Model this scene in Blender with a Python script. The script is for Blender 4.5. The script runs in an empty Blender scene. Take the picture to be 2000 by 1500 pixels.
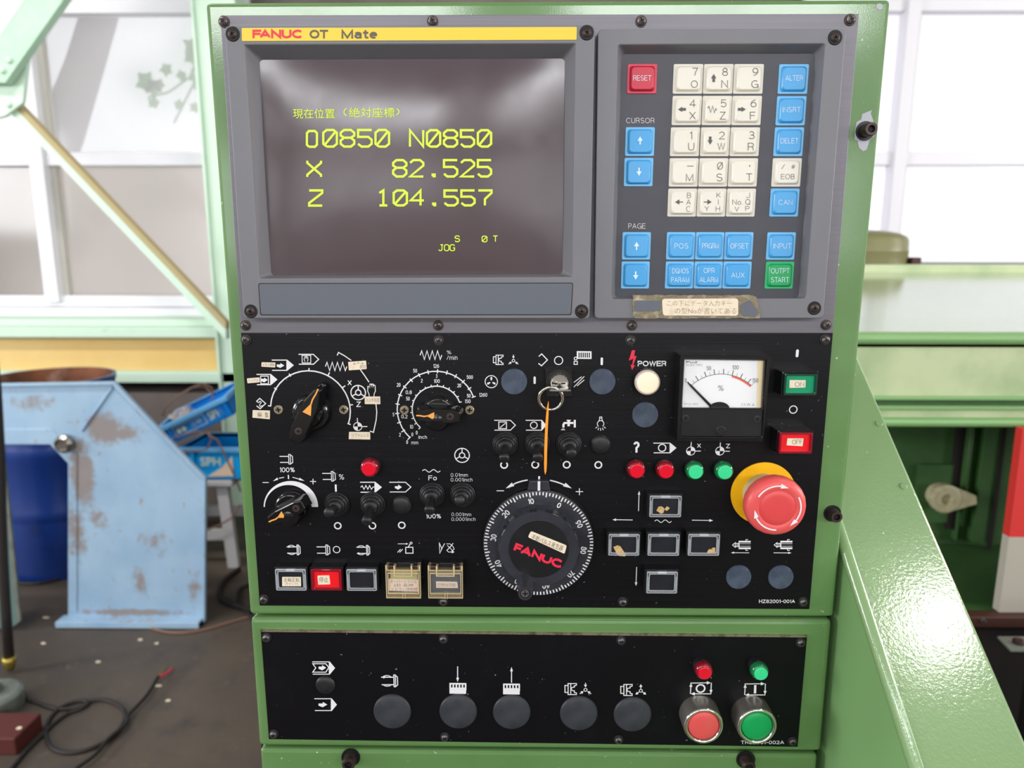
import bpy, bmesh, math, random
from mathutils import Vector, Matrix
SC = bpy.context.scene
COL = SC.collection
pi = math.pi
# ------------------------------------------------------------------ camera
F = 1420.0                                   # focal length in pixels of the 2000x1500 frame
_D = Vector((-5, 7561, 1420)).normalized()   # panel "down" seen by the camera (x right, y down, z forward)
_R = Vector((137600, 358, -1420)).normalized()
_Z = -_D
_R = (_R - _Z * _R.dot(_Z)).normalized()
_Y = _Z.cross(_R)
CAM = Vector((0.0, -0.497, 1.45))
cam_data = bpy.data.cameras.new('camera')
cam_data.sensor_width = 36.0
cam_data.lens = F / 2000 * 36
cam_data.clip_start = 0.02
cam_data.clip_end = 100
cam_data.dof.use_dof = True
cam_data.dof.focus_distance = 0.498
cam_data.dof.aperture_fstop = 8.5
camera = bpy.data.objects.new('camera', cam_data)
COL.objects.link(camera)
M = Matrix(((_R.x, -_R.y, -_R.z, CAM.x), (_Y.x, -_Y.y, -_Y.z, CAM.y), (_Z.x, -_Z.y, -_Z.z, CAM.z), (0, 0, 0, 1)))
camera.matrix_world = M
SC.camera = camera
# ------------------------------------------------------------------ world, lamps, exposure
w = bpy.data.worlds.new('sky')
SC.world = w
w.use_nodes = True
w.node_tree.nodes['Background'].inputs[0].default_value = (0.93, 0.96, 1.0, 1)
w.node_tree.nodes['Background'].inputs[1].default_value = 1.55
SC.view_settings.view_transform = 'Standard'
SC.view_settings.look = 'None'
SC.view_settings.gamma = 1
SC.view_settings.exposure = 0.0
SC.view_settings.use_curve_mapping = False
def area(name, loc, target, sx, sy, power, col=(1, 1, 1)):
    l = bpy.data.lights.new(name, 'AREA'); l.shape = 'RECTANGLE'; l.size = sx; l.size_y = sy
    l.energy = power; l.color = col
    o = bpy.data.objects.new(name, l); COL.objects.link(o); o.location = loc
    o.rotation_euler = (Vector(target) - Vector(loc)).to_track_quat('-Z', 'Y').to_euler()
    return o
# daylight entering through the window bands of the wall behind the photographer
for x in (-4.4, -1.5, 1.4, 4.3):
    area('daylight_upper', (x, -5.12, 3.2), (x, 0, 2.9), 2.1, 0.5, 60, (0.97, 0.98, 1.0))
for x in (-4.4, -1.5, 1.4, 4.3):
    area('daylight_lower', (x, -5.12, 1.75), (x, 0, 1.6), 2.3, 0.8, 14, (0.96, 0.98, 1.0))
# daylight through the side windows on the left
area('daylight_side', (-7.12, -1.4, 2.4), (0, -0.9, 1.6), 4.0, 1.5, 290, (0.97, 0.98, 1.0))
area('daylight_side', (7.12, -1.4, 2.4), (0, -0.9, 1.6), 4.0, 1.5, 300, (1.0, 0.98, 0.96))
# unseen battens added under the ceiling to brighten the window side of the hall
for x in (-4.2, -1.9, 5.0):
    area('batten_fill_light', (x, 0.75, 4.02), (x, 1.6, 0), 1.2, 0.24, 66, (1.0, 0.98, 0.95))
# ------------------------------------------------------------------ geometry helpers
def ray(px, py):
    c = Vector(((px - 1000) / F, (py - 750) / F, 1))
    return Vector((c.dot(_R), c.dot(_Y), c.dot(_Z)))
def PY(px, py, Y):
    d = ray(px, py); return CAM + d * ((Y - CAM.y) / d.y)
def PZ(px, py, Z=0.0):
    d = ray(px, py); return CAM + d * ((Z - CAM.z) / d.z)
def PX(px, py, X):
    d = ray(px, py); return CAM + d * ((X - CAM.x) / d.x)
def P(px, py, h=0.0):
    return PY(px, py, -h)
def sx_at(px, py, h=0.0):
    return (P(px + .5, py, h) - P(px - .5, py, h)).length
def sz_at(px, py, h=0.0):
    return (P(px, py + .5, h) - P(px, py - .5, h)).length
REF = {'A': (460, 600, 4), 'B': (460, 850, 4), 'C': (900, 640, 5), 'D': (900, 900, 5), 'E': (1200, 640, 2000 / 460),
       'F': (1160, 850, 4), 'G': (460, 1180, 10 / 3), 'H': (1040, 1180, 10 / 3), 'S': (400, 0, 2.5), 'K': (1150, 0, 10 / 3),
       'L': (1150, 400, 10 / 3), 'Q1': (0, 0, 964 / 450), 'Q2': (0, 640, 2000 / 520), 'Q3': (0, 1000, 3), 'R1': (1640, 0, 2.5),
       'R2': (1600, 420, 3.75), 'R3': (1600, 800, 3.75), 'R4': (1560, 1100, 3.75), 'O': (0, 0, 1)}
def px_(ref, x, y):
    ox, oy, s = REF[ref]
    return ox + x / s, oy + y / s
def Q(ref, x, y, h=0.0):
    a, b = px_(ref, x, y); return P(a, b, h)
class MB:
    def __init__(s): s.v = []; s.f = []; s.sm = []
    def add(s, vs, fs, smooth=False):
        n = len(s.v); s.v += [tuple(v) for v in vs]
        for f in fs: s.f.append(tuple(i + n for i in f)); s.sm.append(smooth)
        return s
    def box(s, x0, x1, y0, y1, z0, z1):
        v = [(x, y, z) for x in (x0, x1) for y in (y0, y1) for z in (z0, z1)]
        return s.add(v, [(0, 1, 3, 2), (4, 6, 7, 5), (0, 4, 5, 1), (2, 3, 7, 6), (0, 2, 6, 4), (1, 5, 7, 3)])
    def hexa(s, a, b):
        """two matching quads a (front) and b (back)"""
        n = len(a)
        s.add(list(a) + list(b), [tuple(range(n)), tuple(range(2 * n - 1, n - 1, -1))] + [(i, n + i, n + (i + 1) % n, (i + 1) % n) for i in range(n)])
        return s
    def prism(s, pts, y0, y1, pts1=None):
        """outline pts (x,z) at depth y0 joined to pts1 at depth y1"""
        pts1 = pts1 or pts
        return s.hexa([(x, y0, z) for x, z in pts], [(x, y1, z) for x, z in pts1])
    def frame(s, outer, inner, y0, y1, inner_y1=None, inner1=None):
        """ring between outlines at front depth y0, outer wall back to y1, inner wall back to inner_y1 (inner1)"""
        n = len(outer); inner1 = inner1 or inner; iy = y1 if inner_y1 is None else inner_y1
        v = [(x, y0, z) for x, z in outer] + [(x, y0, z) for x, z in inner] + [(x, y1, z) for x, z in outer] + [(x, iy, z) for x, z in inner1]
        fs = []
        for i in range(n):
            j = (i + 1) % n
            fs += [(i, j, n + j, n + i), (i, 2 * n + i, 2 * n + j, j), (n + i, n + j, 3 * n + j, 3 * n + i)]
        return s.add(v, fs)
    def lathe(s, prof, c=(0, 0, 0), seg=32, axis='-y', cap=True, sharp=35, sy=1.0):
        """prof [(r, h)] turned about an axis through c; axis -y points to the viewer, z up"""
        c = Vector(c)
        def pt(r, h, a):
            if axis == '-y': return c + Vector((r * math.cos(a), -h, r * math.sin(a) * sy))
            if axis == 'z': return c + Vector((r * math.cos(a), r * math.sin(a) * sy, h))
            if axis == 'x': return c + Vector((h, r * math.cos(a), r * math.sin(a) * sy))
            M3 = axis
            return c + M3 @ Vector((r * math.cos(a), r * math.sin(a), h))
        prev_dir = None; ring = None
        for k in range(len(prof) - 1):
            (r0, h0), (r1, h1) = prof[k], prof[k + 1]
            d = Vector((r1 - r0, h1 - h0))
            if d.length < 1e-9: continue
            new = prev_dir is None or math.degrees(prev_dir.angle(d)) > sharp
            prev_dir = d
            def mk(r, h):
                n = len(s.v)
                if r < 1e-7: s.v.append(tuple(pt(0, h, 0))); return [n] * seg
                for i in range(seg): s.v.append(tuple(pt(r, h, 2 * pi * i / seg)))
                return list(range(n, n + seg))
            A = mk(r0, h0) if new else ring
            B = mk(r1, h1)
            for i in range(seg):
                j = (i + 1) % seg
                f = [A[i], A[j], B[j], B[i]]
                g = []
                for q in f:
                    if q not in g: g.append(q)
                if len(g) >= 3: s.f.append(tuple(g)); s.sm.append(abs(d.y) > 1e-7 and not (r0 < 1e-7 and abs(d.y) < 1e-7))
            ring = B
        return s
    def tube(s, pts, r, seg=8, closed=False, caps=True):
        pts = [Vector(p) for p in pts]; n = len(pts); rs = r if isinstance(r, (list, tuple)) else [r] * n
        t0 = (pts[1] - pts[0]).normalized()
        up = Vector((0, 0, 1)) if abs(t0.z) < .9 else Vector((1, 0, 0))
        u = t0.cross(up).normalized(); base = len(s.v)
        for i, p in enumerate(pts):
            a = pts[(i - 1) % n] if (i or closed) else pts[0]; b = pts[(i + 1) % n] if (i < n - 1 or closed) else pts[-1]
            t = (b - a).normalized(); u = (u - t * u.dot(t)).normalized(); v = t.cross(u)
            for k in range(seg):
                an = 2 * pi * k / seg; s.v.append(tuple(p + (u * math.cos(an) + v * math.sin(an)) * rs[i]))
        for i in range(n if closed else n - 1):
            for k in range(seg):
                j = (i + 1) % n; l = (k + 1) % seg
                s.f.append((base + i * seg + k, base + i * seg + l, base + j * seg + l, base + j * seg + k)); s.sm.append(True)
        if not closed and caps:
            s.f.append(tuple(base + k for k in range(seg))[::-1]); s.sm.append(False)
            s.f.append(tuple(base + (n - 1) * seg + k for k in range(seg))); s.sm.append(False)
        return s
    def stroke(s, pts, w, y, closed=False):
        """flat printed line of width w along (x,z) points at depth y"""
        p = [Vector(q) for q in pts]; n = len(p); L = []; Rr = []
        for i in range(n):
            a = p[i - 1] if (i or closed) else None; b = p[(i + 1) % n] if (i < n - 1 or closed) else None
            d1 = (p[i] - a).normalized() if a is not None and (p[i] - a).length > 1e-9 else None
            d2 = (b - p[i]).normalized() if b is not None and (b - p[i]).length > 1e-9 else None
            if d1 is None and d2 is None: d1 = Vector((1, 0))
            if d1 is None: d1 = d2
            if d2 is None: d2 = d1
            n1 = Vector((-d1.y, d1.x)); n2 = Vector((-d2.y, d2.x)); m = n1 + n2
            if m.length < .3: m = n1; k = 1
            else: m.normalize(); k = min(1 / max(m.dot(n1), .3), 2.2)
            L.append(p[i] + m * k * w / 2); Rr.append(p[i] - m * k * w / 2)
        v = [(q.x, y, q.y) for q in L] + [(q.x, y, q.y) for q in Rr]
        fs = [(i, (i + 1) % n, n + (i + 1) % n, n + i) for i in range(n if closed else n - 1)]
        return s.add(v, fs)
    def build(s, name, m, parent=None, local=False, bevel=0, seg=2, **tags):
        me = bpy.data.meshes.new(name)
        off = Vector((0, 0, 0))
        if parent is not None and not local:
            q = parent
            while q is not None: off += Vector(q.location); q = q.parent
        if parent is None and not local:
            xs = [v[0] for v in s.v]; ys = [v[1] for v in s.v]; zs = [v[2] for v in s.v]
            off = Vector(((min(xs) + max(xs)) / 2, (min(ys) + max(ys)) / 2, min(zs)))
        me.from_pydata([(v[0] - off.x, v[1] - off.y, v[2] - off.z) for v in s.v], [], s.f)
        me.polygons.foreach_set('use_smooth', s.sm)
        if bevel or True:
            bm = bmesh.new(); bm.from_mesh(me)
            bmesh.ops.recalc_face_normals(bm, faces=bm.faces)
            bm.to_mesh(me); bm.free()
        me.update()
        me.materials.append(m)
        o = bpy.data.objects.new(name, me); COL.objects.link(o)
        if parent is not None: o.parent = parent
        elif not local: o.location = off
        if bevel:
            b = o.modifiers.new('bevel', 'BEVEL'); b.width = bevel; b.segments = seg; b.limit_method = 'ANGLE'; b.angle_limit = .6
        tag(o, **tags)
        return o
def tag(o, label=None, cat=None, group=None, kind=None):
    if label: o['label'] = label
    if cat: o['category'] = cat
    if group: o['group'] = group
    if kind: o['kind'] = kind
    return o
def thing(name, loc, label, cat, group=None, kind=None, rot=None):
    o = bpy.data.objects.new(name, None); COL.objects.link(o); o.location = loc; o.empty_display_size = .01
    if rot: o.rotation_euler = rot
    return tag(o, label, cat, group, kind)
def dup(root, loc=None, label=None, rot=None, parent=None):
    r = root.copy(); COL.objects.link(r)
    if parent is not None: r.parent = parent
    if loc is not None: r.location = loc
    if rot is not None: r.rotation_euler = rot
    if label: r['label'] = label
    for ch in list(root.children): dup(ch, parent=r)
    return r
def rrect(x0, x1, z0, z1, r, n=4):
    out = []
    for cx, cz, a0 in ((x1 - r, z1 - r, 0), (x0 + r, z1 - r, 90), (x0 + r, z0 + r, 180), (x1 - r, z0 + r, 270)):
        for i in range(n + 1):
            a = math.radians(a0 + 90 * i / n); out.append((cx + r * math.cos(a), cz + r * math.sin(a)))
    return out
def rquad(pts, r, n=4):
    """rounded version of a quad given as (x,z) corners"""
    out = []; p = [Vector(q) for q in pts]; m = len(p)
    for i in range(m):
        a = p[i - 1]; b = p[i]; c = p[(i + 1) % m]
        s0 = b + (a - b).normalized() * r; s1 = b + (c - b).normalized() * r
        for k in range(n + 1):
            t = k / n; q = s0 * (1 - t) ** 2 + b * 2 * t * (1 - t) + s1 * t * t; out.append((q.x, q.y))
    return out
def xz(v): return (v.x, v.z)
_tc = {}
def glyphs(s, off=0.0):
    k = (s, off)
    if k not in _tc:
        c = bpy.data.curves.new('text', 'FONT'); c.body = s; c.size = 1; c.offset = off; c.resolution_u = 3
        o = bpy.data.objects.new('text', c)
        me = o.to_mesh()
        vs = [(v.co.x, v.co.y) for v in me.vertices]; fs = [tuple(p.vertices) for p in me.polygons]
        o.to_mesh_clear(); bpy.data.objects.remove(o); bpy.data.curves.remove(c)
        _tc[k] = (vs, fs)
    return _tc[k]
def put_text(mb, s, cx, cz, w, h, y, rot=0.0, off=0.0, sheary=0.0):
    if off > 0:          # bold: the same glyphs overprinted with small shifts
        e = off * h * .9
        for i in range(8):
            u, v = e * math.cos(i * pi / 4), e * math.sin(i * pi / 4)
            put_text(mb, s, cx + u, cz + v, w - 2 * e, h - 2 * e, y - i * 4e-6, rot)
        return
    vs, fs = glyphs(s, off)
    if not vs: return
    x0 = min(v[0] for v in vs); x1 = max(v[0] for v in vs); z0 = min(v[1] for v in vs); z1 = max(v[1] for v in vs)
    kx = w / max(x1 - x0, 1e-6); kz = h / max(z1 - z0, 1e-6); ca, sa = math.cos(rot), math.sin(rot); out = []
    for a, b in vs:
        a = (a - (x0 + x1) / 2) * kx; b = (b - (z0 + z1) / 2) * kz
        out.append((cx + a * ca - b * sa, y, cz + a * sa + b * ca))
    mb.add(out, fs)
# monoline sans lettering: width and strokes in a box one high
def _a(cx, cy, rx, ry, a0, a1, n=10):
    return [(cx + rx * math.cos(math.radians(a0 + (a1 - a0) * i / n)), cy + ry * math.sin(math.radians(a0 + (a1 - a0) * i / n))) for i in range(n + 1)]
_o = lambda w, h=1.0: [_a(w / 2, h / 2, w / 2, h / 2, 90, 450, 28)]
ML = {'A': (.84, [[(0, 0), (.42, 1), (.84, 0)], [(.14, .33), (.70, .33)]]),
 'B': (.7, [[(0, 0), (0, 1), (.42, 1)] + _a(.42, .76, .24, .24, 90, -90) + [(0, .52)], [(.40, .52)] + _a(.44, .26, .26, .26, 90, -90) + [(0, 0)]]),
 'C': (.82, [_a(.46, .5, .46, .5, 48, 312, 22)]), 'D': (.8, [[(0, 0), (0, 1), (.34, 1)] + _a(.34, .5, .46, .5, 90, -90, 14) + [(0, 0)]]),
 'E': (.66, [[(.66, 1), (0, 1), (0, 0), (.66, 0)], [(0, .52), (.6, .52)]]), 'F': (.62, [[(.62, 1), (0, 1), (0, 0)], [(0, .52), (.54, .52)]]),
 'G': (.84, [_a(.46, .5, .46, .5, 48, 340, 22) + [(.88, .46), (.5, .46)], [(.88, .46), (.88, 0)]]), 'H': (.72, [[(0, 0), (0, 1)], [(.72, 0), (.72, 1)], [(0, .52), (.72, .52)]]),
 'I': (.02, [[(.01, 0), (.01, 1)]]), 'J': (.5, [[(.5, 1), (.5, .26)] + _a(.25, .26, .25, .26, 0, -180)]), 'K': (.72, [[(0, 0), (0, 1)], [(.7, 1), (0, .36)], [(.26, .6), (.72, 0)]]),
 'L': (.58, [[(0, 1), (0, 0), (.58, 0)]]), 'M': (.86, [[(0, 0), (0, 1), (.43, 0), (.86, 1), (.86, 0)]]), 'N': (.74, [[(0, 0), (0, 1), (.74, 0), (.74, 1)]]),
 'O': (.92, _o(.92)), 'P': (.66, [[(0, 0), (0, 1), (.38, 1)] + _a(.38, .73, .28, .27, 90, -90) + [(0, .46)]]), 'Q': (.92, _o(.92) + [[(.56, .28), (.9, -.04)]]),
 'R': (.7, [[(0, 0), (0, 1), (.42, 1)] + _a(.42, .74, .26, .26, 90, -90) + [(0, .48)], [(.4, .48), (.56, .42), (.62, .3), (.66, .04), (.7, 0)]]),
 'S': (.7, [_a(.35, .75, .31, .25, 25, 255, 14) + [(.45, .475)] + _a(.37, .25, .33, .25, 65, -160, 14)]),
 'T': (.74, [[(0, 1), (.74, 1)], [(.37, 1), (.37, 0)]]), 'U': (.72, [[(0, 1), (0, .36)] + _a(.36, .36, .36, .36, 180, 360, 14) + [(.72, 1)]]),
 'V': (.8, [[(0, 1), (.4, 0), (.8, 1)]]), 'W': (1.1, [[(0, 1), (.28, 0), (.55, 1), (.82, 0), (1.1, 1)]]), 'X': (.76, [[(0, 0), (.76, 1)], [(0, 1), (.76, 0)]]),
 'Y': (.76, [[(0, 1), (.38, .46), (.76, 1)], [(.38, .46), (.38, 0)]]), 'Z': (.72, [[(.02, 1), (.70, 1), (0, 0), (.72, 0)]]),
 '0': (.62, _o(.62)), '1': (.2, [[(0, .8), (.2, 1), (.2, 0)]]), '2': (.62, [_a(.31, .7, .3, .3, 165, -25, 14) + [(0, 0), (.62, 0)]]),
 '3': (.6, [_a(.29, .75, .26, .25, 150, -80, 12) + [(.22, .52)], [(.22, .52), (.32, .52)] + _a(.29, .26, .31, .27, 78, -155, 14)]),
 '4': (.68, [[(.5, 0), (.5, 1), (0, .28), (.68, .28)]]), '5': (.62, [[(.56, 1), (.1, 1), (.04, .5)] + _a(.3, .33, .31, .33, 130, -150, 16)]),
 '6': (.62, [_a(.32, .32, .3, .32, 0, 360, 22), _a(.62, .32, .61, .68, 180, 95, 10)]), '7': (.62, [[(0, 1), (.62, 1), (.36, .5), (.24, 0)]]),
 '8': (.62, [_a(.31, .76, .25, .24, -90, 270, 20), _a(.31, .26, .3, .26, 90, 450, 20)]), '9': (.62, [_a(.3, .68, .3, .32, 0, 360, 22), _a(0, .68, .61, .68, 0, -82, 10)]),
 '.': (.06, [[(0, .03), (.06, .03)]]), ',': (.08, [[(.08, .1), (0, -.12)]]), '-': (.4, [[(0, .46), (.4, .46)]]), '/': (.42, [[(0, 0), (.42, 1)]]),
 '%': (.86, [[(.16, 0), (.7, 1)], _a(.18, .78, .17, .2, 90, 450, 16), _a(.68, .22, .17, .2, 90, 450, 16)]),
 '#': (.7, [[(.12, 0), (.28, 1)], [(.42, 0), (.58, 1)], [(0, .66), (.7, .66)], [(0, .34), (.7, .34)]]),
 '?': (.56, [_a(.28, .74, .27, .26, 170, -50, 14) + [(.28, .4), (.28, .26)], [(.28, .0), (.28, .07)]]),
 'i': (.02, [[(.01, 0), (.01, .62)], [(.01, .9), (.01, .93)]]), 'n': (.46, [[(0, 0), (0, .7)], [(0, .48)] + _a(.23, .47, .23, .23, 160, 0) + [(.46, 0)]]),
 'm': (.84, [[(0, 0), (0, .7)], [(0, .5)] + _a(.21, .49, .21, .21, 160, 0) + [(.42, 0)], [(.42, .5)] + _a(.63, .49, .21, .21, 160, 0) + [(.84, 0)]]),
 'c': (.5, [_a(.28, .35, .28, .35, 48, 312, 16)]), 'h': (.46, [[(0, 0), (0, 1)], [(0, .48)] + _a(.23, .47, .23, .23, 160, 0) + [(.46, 0)]]),
 'o': (.56, [_a(.28, .35, .28, .35, 90, 450, 20)]), 'a': (.5, [_a(.24, .22, .23, .22, 0, 360, 18), [(.48, 0), (.48, .5)] + _a(.25, .5, .23, .2, 0, 165)]),
 't': (.3, [[(.13, .95), (.13, .1), (.22, 0), (.3, 0)], [(0, .7), (.3, .7)]]), 'e': (.52, [[(.04, .37), (.5, .37)], _a(.27, .35, .26, .35, 8, 310, 18)]), ' ': (.3, [])}
# stroke lettering, grid 4 wide x 6 high
SF = {'0': [[(1, 0), (0, 1), (0, 5), (1, 6), (3, 6), (4, 5), (4, 1), (3, 0), (1, 0)], [(0.4, .6), (3.6, 5.4)]],
 'O': [[(1, 0), (0, 1), (0, 5), (1, 6), (3, 6), (4, 5), (4, 1), (3, 0), (1, 0)]],
 'o': [[(0.8, 0), (0, .8), (0, 5.2), (.8, 6), (3.2, 6), (4, 5.2), (4, .8), (3.2, 0), (.8, 0)]],
 '1': [[(.8, 5), (2, 6), (2, 0)], [(.8, 0), (3.2, 0)]], '2': [[(0, 5), (1, 6), (3, 6), (4, 5), (4, 4), (0, 0), (4, 0)]],
 '4': [[(3, 0), (3, 6), (0, 2), (4, 2)]], '5': [[(4, 6), (0, 6), (0, 3.5), (3, 3.5), (4, 2.5), (4, 1), (3, 0), (1, 0), (0, 1)]],
 '7': [[(0, 6), (4, 6), (4, 5), (2, 2.5), (2, 0)]],
 '8': [[(1, 3.2), (0, 4), (0, 5), (1, 6), (3, 6), (4, 5), (4, 4), (3, 3.2), (1, 3.2), (0, 2.2), (0, 1), (1, 0), (3, 0), (4, 1), (4, 2.2), (3, 3.2)]],
 'N': [[(0, 0), (0, 6), (4, 0), (4, 6)]], 'X': [[(0, 0), (0, .8), (4, 5.2), (4, 6)], [(0, 6), (0, 5.2), (4, .8), (4, 0)]],
 'Z': [[(0, 6), (4, 6), (4, 5), (0, 1), (0, 0), (4, 0)]], '.': [[(1.7, .1), (2.3, .1), (2.3, .7), (1.7, .7), (1.7, .1)]],
 'S': [[(4, 5), (3, 6), (1, 6), (0, 5), (0, 4), (1, 3.2), (3, 3.2), (4, 2.2), (4, 1), (3, 0), (1, 0), (0, 1)]],
 'T': [[(0, 6), (4, 6)], [(2, 6), (2, 0)]], 'J': [[(1.5, 6), (4, 6)], [(3, 6), (3, 1), (2, 0), (1, 0), (0, 1)]],
 'G': [[(4, 5), (3, 6), (1, 6), (0, 5), (0, 1), (1, 0), (3, 0), (4, 1), (4, 2.8), (2.4, 2.8)]]}
class Print:
    """flat printing on a surface at height h in front of the panel plane; positions are read off the photograph"""
    def __init__(s, ref, h=0.0, lift=0.00015):
        s.r = ref; s.h = h; s.y = -h - lift; s.mb = MB(); s.n = 0
        s.s = REF[ref][2]
    def p(s, x, y): return xz(Q(s.r, x, y, s.h))
    def k(s, x, y):
        a, b = px_(s.r, x, y); return sx_at(a, b, s.h) / s.s
    def kz(s, x, y):
        a, b = px_(s.r, x, y); return sz_at(a, b, s.h) / s.s
    def l(s, pts, w=7, closed=False):
        s.mb.stroke([s.p(*q) for q in pts], w * s.k(*pts[0]), s.yy(), closed); return s
    def f(s, pts):
        q = [s.p(*a) for a in pts]; y_ = s.yy(); s.mb.add([(a, y_, b) for a, b in q], [tuple(range(len(q)))]); return s
    def c(s, x, y, r, w=7, a0=0, a1=360, n=40, fill=False):
        cx, cz = s.p(x, y); k = s.k(x, y)
        m = max(3, int(n * abs(a1 - a0) / 360)); y_ = s.yy()
        pts = [(cx + r * k * math.cos(math.radians(a0 + (a1 - a0) * i / m)), cz + r * k * math.sin(math.radians(a0 + (a1 - a0) * i / m))) for i in range(m + 1)]
        if fill:
            if abs(a1 - a0) < 359: pts = pts + [(cx, cz)]
            else: pts = pts[:-1]
            s.mb.add([(a, y_, b) for a, b in pts], [tuple(range(len(pts)))])
        elif abs(a1 - a0) > 359: s.mb.stroke(pts[:-1], w * k, y_, True)
        else: s.mb.stroke(pts, w * k, y_)
        return s
    def yy(s):
        s.n += 1; return s.y - s.n * 3e-6
    def t(s, txt, x, y, w, h, rot=0, off=0.0):
        if all(ch in ML for ch in txt):
            # stroke weight from the old thin/bold hint
            sw = h * (.095 + off * 1.9) if off <= 0 else h * (.115 + off * 2.6)
            if txt == '.': return s.l([(x - w / 2, y), (x + w / 2, y)], h)
            tot = 0; pos = []
            gap = .27 if off < .04 else .24; prev = ''
            for ch in txt:
                if prev + ch in ('FA', 'AT', 'VA', 'TA', 'AV'): tot -= .2
                pos.append(tot); tot += ML[ch][0] + gap; prev = ch
            tot -= gap; low = all(ch.islower() for ch in txt if ch.isalpha()) and any(ch.isalpha() for ch in txt) and not any(ch in 'hit/' or ch.isdigit() for ch in txt)
            H = .7 if low else 1.0
            kx = (w - sw) / max(tot, .05) if tot > .1 else 0; ky = (h - sw) / H; ca, sa = math.cos(math.radians(rot)), math.sin(math.radians(rot))
            for ch, q in zip(txt, pos):
                for pl in ML[ch][1]:
                    P2 = []
                    for gx, gz in pl:
                        u = (q + gx - tot / 2) * kx; v = (gz - H / 2) * ky; P2.append((x + u * ca - v * sa, y - u * sa - v * ca))
                    closed = len(P2) > 8 and math.hypot(P2[0][0] - P2[-1][0], P2[0][1] - P2[-1][1]) < 1e-3
                    if not closed:      # squared ends
                        e = sw * .5
                        for i0, i1 in ((0, 1), (-1, -2)):
                            dx, dy = P2[i0][0] - P2[i1][0], P2[i0][1] - P2[i1][1]; L = math.hypot(dx, dy) or 1
                            if min(abs(dx), abs(dy)) < .15 * L: P2[i0] = (P2[i0][0] + dx / L * e, P2[i0][1] + dy / L * e)
                    s.l(P2[:-1] if closed else P2, sw, closed)
            return s
        cx, cz = s.p(x, y); put_text(s.mb, txt, cx, cz, w * s.k(x, y), h * s.kz(x, y), s.yy(), math.radians(rot), off); return s
    def arrow(s, x0, y0, x1, y1, w=6, hl=24, hw=20):
        d = Vector((x1 - x0, y1 - y0)); d.normalize(); n = Vector((-d.y, d.x)); e = Vector((x1, y1)); b = e - d * hl
        s.l([(x0, y0), tuple(b)], w); s.f([tuple(b + n * hw / 2), (x1, y1), tuple(b - n * hw / 2)]); return s
    def st(s, txt, x0, y0, x1, y1, w, cell=None):
        """stroke lettering filling x0..x1, y0 (top)..y1 (bottom)"""
        n = len(txt); W = (x1 - x0); cw = W / (n - 1 + .78) if n > 1 else W / .78
        for i, ch in enumerate(txt):
            if ch == ' ': continue
            for pl in SF[ch]:
                s.l([(x0 + i * cw + gx / 4 * cw * .78, y1 - gz / 6 * (y1 - y0)) for gx, gz in pl], w)
        return s
    def build(s, name, m, parent, **k): return s.mb.build(name, m, parent, **k)
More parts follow.
